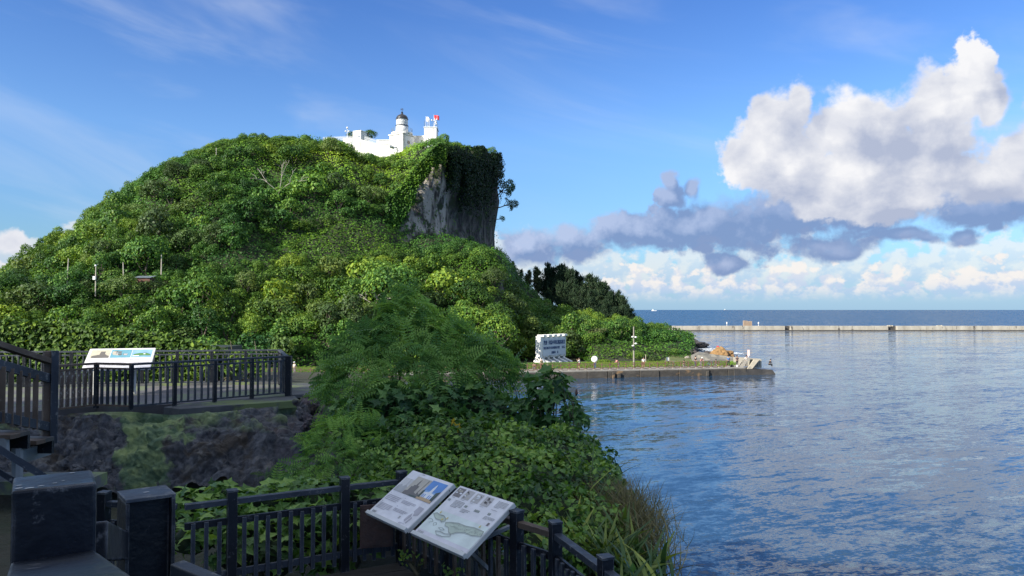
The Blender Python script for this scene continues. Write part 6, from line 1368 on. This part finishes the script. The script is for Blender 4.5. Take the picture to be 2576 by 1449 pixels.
# ================================================================ NEAR PLANTS
LM = dict(
    pinnate=leafmat('pinnate_leaves', (0.034, 0.095, 0.034), (0.100, 0.230, 0.062), (0.25, 0.42, 0.10), 0.35, 0.25, 0.0, per_obj=False),
    vine=leafmat('heart_vine_leaves', (0.028, 0.080, 0.020), (0.105, 0.225, 0.040), (0.28, 0.43, 0.080), 0.30, 0.45, 0.0, per_obj=False),
    broad=leafmat('lobed_leaves', (0.024, 0.075, 0.028), (0.070, 0.170, 0.048), (0.18, 0.31, 0.08), 0.25, 0.35, 0.0, per_obj=False),
    hedge=leafmat('hedge_leaves', (0.022, 0.058, 0.012), (0.075, 0.145, 0.022), (0.20, 0.30, 0.035), 0.25, 0.2, 0.0, per_obj=False, rough=0.55),
    sword=leafmat('sword_leaves', (0.024, 0.065, 0.020), (0.070, 0.140, 0.036), (0.36, 0.40, 0.05), 0.25, 0.45, 0.0, per_obj=False),
    dry=leafmat('dry_grass', (0.07, 0.075, 0.035), (0.18, 0.16, 0.075), (0.34, 0.30, 0.14), 0.25, 0.2, 0.0, per_obj=False),
    yellow=plain('yellow_leaf', (0.72, 0.47, 0.03), 0.5))
STEM = surf('green_brown_stem', (0.09, 0.085, 0.045), (0.05, 0.045, 0.03), 8, .85)
M_INNER = surf('inner_shade_green', (.010, .024, .008), (.02, .04, .012), 9, .9)  # near-black lumps inside plants stand in for inner leaves and their shade
def lobes_px(lst): 
    out = []
    for (px, py, Y, r, *rest) in lst:
        c = at(px, py, Y); rz = rest[0] if rest else r * .85; out.append((c.x, c.y, c.z, r, r, rz))
    return out
def plant(name, label, cat, lobes, per_area, leaf, tpl, mat, seed, jit=.55, tint=.42, base=None, tj=.2, shell=.72, up=None, width=1.0, group=None, droop=0.0, inner=False, clump_var=0.35):
    g = np.random.default_rng(seed); P, N = lobes_points(lobes, per_area, g, shell=shell)
    L = np.array(lobes); bx, by = L[:, 0].mean(), L[:, 1].mean(); bz = base if base is not None else float(bank_z(bx, by)) - .1
    e = empty(name, (bx, by, bz), label, cat, group)
    if isinstance(up, str): up = P - np.array([bx, by, P[:, 2].min() + .3 * np.ptp(P[:, 2])]); up /= np.linalg.norm(up, axis=1, keepdims=True); up = up + np.array([0, 0, .35])
    zt = (P[:, 2] - P[:, 2].min()) / max(.1, np.ptp(P[:, 2]))
    if droop: N = N + np.array([0, 0, droop])
    N = N / np.linalg.norm(N, axis=1, keepdims=True)
    clump = vnoise(P[:, 0] + .4 * P[:, 1], P[:, 2] + .5 * P[:, 1], 2.6, seed)  # leaf tone drifts at random from clump to clump
    V, Fc, T = spray(P, N, leaf, tpl, tint + clump_var * (clump - .5), jit, g, up=up, width=width, tjit=tj)
    V = V - (bx, by, bz); tag(link('foliage', np_mesh('foliage', V, Fc, tpl[2], T), mat, e), kind='stuff')
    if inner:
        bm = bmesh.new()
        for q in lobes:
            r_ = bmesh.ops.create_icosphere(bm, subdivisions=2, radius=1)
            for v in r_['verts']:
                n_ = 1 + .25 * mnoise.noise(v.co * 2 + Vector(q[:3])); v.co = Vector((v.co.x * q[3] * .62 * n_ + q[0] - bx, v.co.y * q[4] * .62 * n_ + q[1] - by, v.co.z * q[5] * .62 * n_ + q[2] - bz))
        im = bpy.data.meshes.new('inner_shade_fill'); bm.to_mesh(im); bm.free(); tag(link('inner_shade_fill', im, M_INNER, e), kind='stuff')
    for q in sorted(lobes, key=lambda q: -q[2])[:9]:
        c = Vector(q[:3]) - Vector((bx, by, bz)); m = MB(); w = Vector((g.normal(0, .15), g.normal(0, .15), 0)); r = .022 + .016 * q[3]
        m.tube([Vector((w.x, w.y, 0)), c * .45 + w + Vector((0, 0, c.z * .1)), c * .8, c + Vector((0, 0, q[5] * .5))], [r * 1.6, r, r * .7, r * .3], 6); m.build('branch', STEM, e)
    return e
# tall feathery pinnate tree in the middle
plant('pinnate_tree', 'tall feathery pinnate tree rising in the middle of the foreground before the hill', 'tree', lobes_px([(1028, 758, 16.8, .20, .34), (1024, 785, 16.8, .34, .42), (1000, 800, 16.6, .45), (1050, 815, 16.6, .5), (1020, 850, 16.5, .75), (970, 860, 16.3, .6), (1085, 865, 16.4, .7), (1130, 850, 16.6, .45),
    (930, 905, 16.2, .75), (1000, 915, 16.0, .9), (1080, 920, 16.0, .9), (1150, 910, 16.2, .75), (1205, 925, 16.2, .6), (890, 950, 16.0, .7), (950, 965, 15.7, .9), (1110, 970, 15.8, .9), (1195, 965, 16.0, .8), (865, 985, 15.8, .45), (1245, 955, 16.1, .45), (905, 1000, 15.4, .7), (1262, 935, 16.2, .28), (1040, 990, 15.6, .9)]),
    40, .38, FROND, LM['pinnate'], 1, .45, .70, droop=.6, tj=.2, shell=.55, up='out', clump_var=.6)
# second, dark lobed-leaf shrub tree before it
plant('lobed_leaf_tree', 'dark shrub tree with lobed leaves filling the centre of the foreground', 'tree', lobes_px([(930, 1062, 14.8, 0.70), (1010, 1042, 15.0, 0.78), (1100, 1047, 15.0, 0.78), (1190, 1042, 15.2, 0.74), (1260, 1062, 15.0, 0.62), (1290, 1112, 14.5, 0.62), (1220, 1122, 14.3, 0.70), (1120, 1117, 14.2, 0.78), (1020, 1122, 14.2, 0.78), (940, 1122, 14.2, 0.62), (1330, 1082, 14.8, 0.47), (1360, 1142, 14.2, 0.55), (1400, 1122, 14.3, 0.31)]),
    52, .18, LOBED, LM['broad'], 2, .5, .44, droop=.9, tj=.22, inner=True, up='out', clump_var=.6)
plant('tall_weed', 'tall weed with broad drooping leaves standing against the water right of the centre', 'plant', lobes_px([(1395, 955, 14.4, .26), (1380, 990, 14.4, .34), (1400, 1030, 14.4, .42), (1360, 1040, 14.5, .42), (1335, 975, 14.6, .24), (1410, 1070, 14.3, .35)]), 40, .22, LOBED, LM['broad'], 3, .5, .45, droop=.8)
plant('feathery_shrub', 'light green feathery shrub beside the right end of the rock wall', 'shrub', lobes_px([(815, 1128, 13.6, .42), (860, 1110, 13.7, .55), (905, 1100, 13.8, .5), (850, 1170, 13.2, .6), (920, 1160, 13.3, .6), (800, 1200, 12.8, .45), (875, 1215, 12.6, .55), (960, 1195, 12.9, .6), (760, 1226, 12.4, .32), (990, 1150, 13.3, .5), (700, 1240, 12.2, .22)]),
    60, .25, FROND, LM['pinnate'], 4, .5, .75, droop=.7, tj=.2, shell=.6, up='out')
# the mass of heart-leaved creeper
vine_l = lobes_px([(1010, 1185, 13.0, .8), (1080, 1160, 13.2, .8), (1150, 1150, 13.3, .8), (1230, 1150, 13.2, .85), (1310, 1165, 13.0, .8), (1390, 1170, 12.8, .7), (1440, 1150, 13.2, .5), (1470, 1190, 12.6, .6), (1080, 1230, 12.2, .8), (1180, 1225, 12.2, .9), (1280, 1230, 12.0, .9), (1370, 1240, 11.8, .8), (1450, 1245, 11.7, .7), (1510, 1220, 12.0, .38), (1500, 1270, 11.3, .5),
    (1120, 1300, 11.3, .7), (1230, 1310, 11.0, .8), (1330, 1310, 10.8, .75), (1420, 1315, 10.7, .65), (1490, 1330, 10.5, .5), (1370, 1390, 9.9, .6), (1440, 1400, 9.8, .5), (1010, 1260, 11.8, .55), (940, 1250, 12.0, .5), (1420, 1110, 13.6, .4)])
vine_e = plant('creeper_thicket', 'dense thicket of small heart leaved creeper behind the info boards', 'creeper', vine_l, 150, .085, LEAF, LM['vine'], 5, .6, .44, droop=.25, tj=.24, shell=.80, clump_var=.9, inner=True)
plant('sprawling_shrub', 'sprawling leafy shrub reaching over the water at the right edge of the thicket', 'shrub', lobes_px([(1500, 1180, 12.4, .22), (1525, 1195, 12.2, .2), (1470, 1120, 13.2, .22), (1455, 1070, 13.8, .22), (1545, 1230, 11.8, .18), (1440, 1040, 14.0, .22)]), 90, .11, LEAF, LM['broad'], 6, .6, .5, tj=.2)
# big soft leaves behind the fence at the left
bl = lobes_px([(480, 1290, 10.9, .40), (545, 1262, 11.2, .35), (600, 1290, 10.9, .42), (680, 1275, 11.0, .42), (740, 1262, 11.2, .42), (800, 1270, 11.1, .42), (860, 1262, 11.3, .42), (930, 1275, 11.2, .42), (560, 1330, 10.3, .4), (650, 1345, 10.5, .45), (760, 1340, 10.6, .5), (850, 1340, 10.8, .5), (940, 1330, 10.9, .45), (480, 1360, 10.0, .35), (590, 1390, 10.0, .4), (700, 1400, 10.2, .45), (820, 1400, 10.5, .4)])
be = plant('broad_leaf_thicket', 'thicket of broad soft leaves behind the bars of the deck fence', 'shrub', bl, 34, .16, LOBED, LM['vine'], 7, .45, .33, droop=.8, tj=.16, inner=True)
g = np.random.default_rng(70); P, N = lobes_points(bl, 9, g, shell=.95); k_ = N[:, 2] > -.1; P, N = P[k_], N[k_]; idx = g.permutation(len(P))[:170]
LFM = []
for v_ in range(4):
    V, Fc, T = spray(np.zeros((1, 3)), np.array([[0, 0, 1.0]]), 1.0, LOBED, .35 + .13 * v_, .02, g, up=np.array([[1.0, 0, 0]]), tjit=.02); me = np_mesh('leaf', V, Fc, 3, T); me.materials.append(LM['vine']); LFM.append(me)
for j, i in enumerate(idx):
    n = Vector(N[i]) + Vector((g.normal(0, .4), g.normal(0, .4), .9)); o = link('leaf', LFM[j % 4], None, be); o.location = Vector(P[i]) - be.location; q = n.to_track_quat('Z', 'Y').to_euler(); o.rotation_euler = (q.x, q.y, g.uniform(0, 6.28)); s_ = float(g.uniform(.14, .24)); o.scale = (s_,) * 3
V, Fc, T = spray(np.zeros((1, 3)), np.array([[0, 0, 1.0]]), 1.0, LOBED, .5, .02, g, up=np.array([[1.0, 0, 0]]), tjit=.02); ym = np_mesh('yellow_leaf', V, Fc, 3, T); ym.materials.append(LM['yellow'])
for i, (px, py, Y, s_, lab) in enumerate([(1157, 1072, 13.15, .20, 'larger bright yellow dead leaf hanging in the dark shrub'), (1143, 1055, 13.2, .13, 'smaller yellow dead leaf just above the larger one'), (1392, 975, 14.0, .12, 'small yellow leaf on the tall weed by the water'), (948, 1045, 13.9, .07, 'tiny yellow leaf left in the dark shrub')]):
    o = link('yellow_leaf', ym, None, None); o.location = at(px, py, Y); o.scale = (s_,) * 3; o.rotation_euler = (R(75), R(20 + 30 * i), R(200 + 25 * i)); tag(o, lab, 'leaf')
plant('fern', 'small dark fern growing out of the foot of the rock wall', 'fern', lobes_px([(685, 1205, 14.6, .22), (700, 1215, 14.5, .2)]), 90, .22, FROND, LM['broad'], 8, .5, .4, droop=.8, shell=.5)
# sword leaves and dry grass at the lower right
def tuft(name, label, cat, pts, n, L, mat, seed, tint=.4, width=1.0, spread=.35, lean=(0, 0), group=None):
    g = np.random.default_rng(seed); C = [at(px, py, Y) for px, py, Y in pts]; c0 = sum(C, Vector()) / len(C); e = empty(name, c0, label, cat, group)
    P = np.array([tuple(C[g.integers(len(C))] + Vector((g.normal(0, spread * .5), g.normal(0, spread * .5), g.normal(0, .05)))) for _ in range(n)])
    D = np.stack([g.normal(lean[0], .38, n), g.normal(lean[1], .38, n), np.ones(n)], -1); D /= np.linalg.norm(D, axis=1, keepdims=True); N = np.stack([D[:, 0] * 2 + g.normal(0, .3, n), D[:, 1] * 2 + g.normal(0, .3, n) - .4, np.full(n, .15)], -1)
    V, Fc, T = spray(P - np.array(c0), N, L, BLADE, tint, .1, g, up=D, width=width, tjit=.2)
    tag(link('blades', np_mesh('blades', V, Fc, 4, T, True), mat, e), kind='stuff')
    for j in range(min(12, n // 6)):
        i = g.integers(n); V, Fc, T = spray(P[i:i + 1] - np.array(c0), N[i:i + 1], L * 1.15, BLADE, tint + .25, .1, g, up=D[i:i + 1], width=width * 1.1, tjit=.1); link('blade', np_mesh('blade', V, Fc, 4, T, True), mat, e)
    return e
tuft('sword_leaf_plant', 'clump of sword shaped leaves behind the last fence posts', 'plant', [(1440, 1400, 9.9), (1470, 1420, 9.6), (1420, 1380, 10.2), (1500, 1430, 9.5)], 150, .48, LM['sword'], 11, .45, 1.5)
tuft('sword_leaf_plant', 'clump of sword shaped leaves with yellow tips at the lower right bank', 'plant', [(1530, 1430, 9.6), (1560, 1420, 9.8), (1590, 1450, 9.5), (1545, 1470, 9.2), (1600, 1480, 9.2)], 170, .50, LM['sword'], 12, .5, 1.5)
tuft('sword_leaf_plant', 'sword leaves rising out of the creeper thicket', 'plant', [(1490, 1360, 10.4), (1520, 1350, 10.5), (1550, 1370, 10.3)], 70, .42, LM['sword'], 13, .4, 1.4)
tuft('dry_grass_tuft', 'brownish dry grass tuft leaning over the water at the right edge of the bank', 'grass tuft', [(1560, 1325, 10.7), (1590, 1330, 10.7), (1600, 1360, 10.4), (1575, 1300, 10.9), (1540, 1290, 11.0)], 1800, .46, LM['dry'], 14, .45, .26, .45, (.25, -.1))
tuft('dry_grass_tuft', 'sparse wiry grass hanging down at the lower right corner of the bank', 'grass tuft', [(1610, 1420, 10.0), (1630, 1450, 9.8), (1620, 1390, 10.2)], 300, .5, LM['dry'], 15, .5, .35, .4, (.3, 0))
tuft('tall_grass', 'tall thin grass stalks standing in the creeper thicket', 'grass tuft', [(1420, 1330, 10.9), (1470, 1300, 11.3), (1530, 1270, 11.4)], 22, .85, LM['sword'], 16, .55, .4, .5)
plant('bank_herbs', 'low green herbs along the water side foot of the bank', 'plant', lobes_px([(1540, 1300, 11.0, .4), (1580, 1400, 10.2, .35), (1610, 1460, 9.7, .35), (1520, 1400, 10.0, .4), (1560, 1470, 9.3, .4), (1480, 1460, 9.2, .4)]), 80, .10, LEAF, LM['vine'], 17, .6, .38)
# creeper tips poking through at the deck corner
plant('corner_creeper', 'little heart leaved creeper on the deck boards in the fence corner', 'creeper', lobes_px([(1012, 1398, 9.9, .08), (1030, 1408, 9.7, .10), (1058, 1412, 9.5, .07)]), 160, .06, LEAF, LM['vine'], 18, .6, .65, base=ZN)
plant('corner_creeper', 'little creeper tuft under the deck fence below the right info board', 'creeper', lobes_px([(1120, 1440, 9.0, .09), (1150, 1447, 8.9, .09)]), 140, .06, LEAF, LM['vine'], 19, .6, .55, base=ZN)
# thin bare stems against the water
tw = empty('bare_twigs', at(1440, 1050, 13.8), 'thin bare twigs with a brown seed head standing against the water', 'twigs')
for a, b, c in (((1440, 1050), (1443, 1010), (1452, 978)), ((1436, 1050), (1420, 1000), (1418, 965)), ((1443, 1020), (1432, 1000), (1425, 990))):
    o = tw.location; MB().tube([at(*a, 13.8) - o, at(*b, 13.8) - o, at(*c, 13.8) - o], [.010, .007, .004], 5).build('twig', STEM, tw)
MB().lathe(at(1450, 990, 13.8) - tw.location, [(0, -.05), (.03, 0), (.02, .05), (0, .09)], 7).build('seed_head', plain('brown_seed', (.12, .05, .03)), tw)
# clipped hedge behind the terrace
def hedge():
    g = np.random.default_rng(60); n = 26000; px = g.uniform(-220, 535, n); Y = g.uniform(25.3, 28.5, n); X = (px - 1288) / F * Y
    top = CAM_Z - (np.interp(px, [-220, 0, 200, 380, 440, 520, 540], [800, 812, 826, 846, 856, 876, 900]) - 779) / F * Y + .16 * (vnoise(X, Y, 2.2, 3) - .5) - .25 * np.clip((Y - 27) / 1.5, 0, 1)
    face = g.random(n) < .5; Z = np.where(face, 7.4 + (top - 7.4) * g.random(n), top + g.normal(0, .05, n)); Yf = np.where(face, 25.3 + g.normal(0, .08, n) + .25 * (vnoise(X, Z, 1.8, 5) - .5), Y)
    P = np.stack([X * Yf / Y, Yf, Z], -1); N = np.where(face[:, None], [[0, -1, .5]], [[0, -.3, 1]])
    V, Fc, T = spray(P, N, .15, LEAF, .40, .5, g, tjit=.22); e = empty('hedge', (-14.5, 26.5, 7.4), 'long glossy leaved hedge behind the terrace fence at the left', 'hedge')
    tag(link('foliage', np_mesh('foliage', V - (-14.5, 26.5, 7.4), Fc, 3, T), LM['hedge'], e), kind='stuff')
    m = MB()
    for i in range(14): m2 = MB(); x = -20 + i * .85; m2.tube([(x + 14.5, 0, 0), (x + 14.6, -.1, 1.0), (x + 14.4, .1, 1.7)], [.05, .035, .015], 5); m2.build('stem', STEM, e)
    m.box((-1.2, .6, .75), (11.5, 1.6, 1.5)); m.build('inner_shade_block', plain('hedge_inner_shade', (.012, .022, .008)), e)  # near-black block stands in for the shade inside the hedge
hedge()
plant('terrace_shrub', 'low glossy shrub seen through the far bars of the terrace fence', 'shrub', lobes_px([(470, 890, 25.4, .4), (540, 895, 25.4, .45), (600, 905, 25.4, .38), (650, 920, 25.4, .3), (510, 930, 25.2, .4), (585, 935, 25.2, .4), (430, 920, 25.3, .4), (640, 945, 25.2, .25)]), 60, .13, LEAF, LM['hedge'], 61, .5, .52, base=7.5)
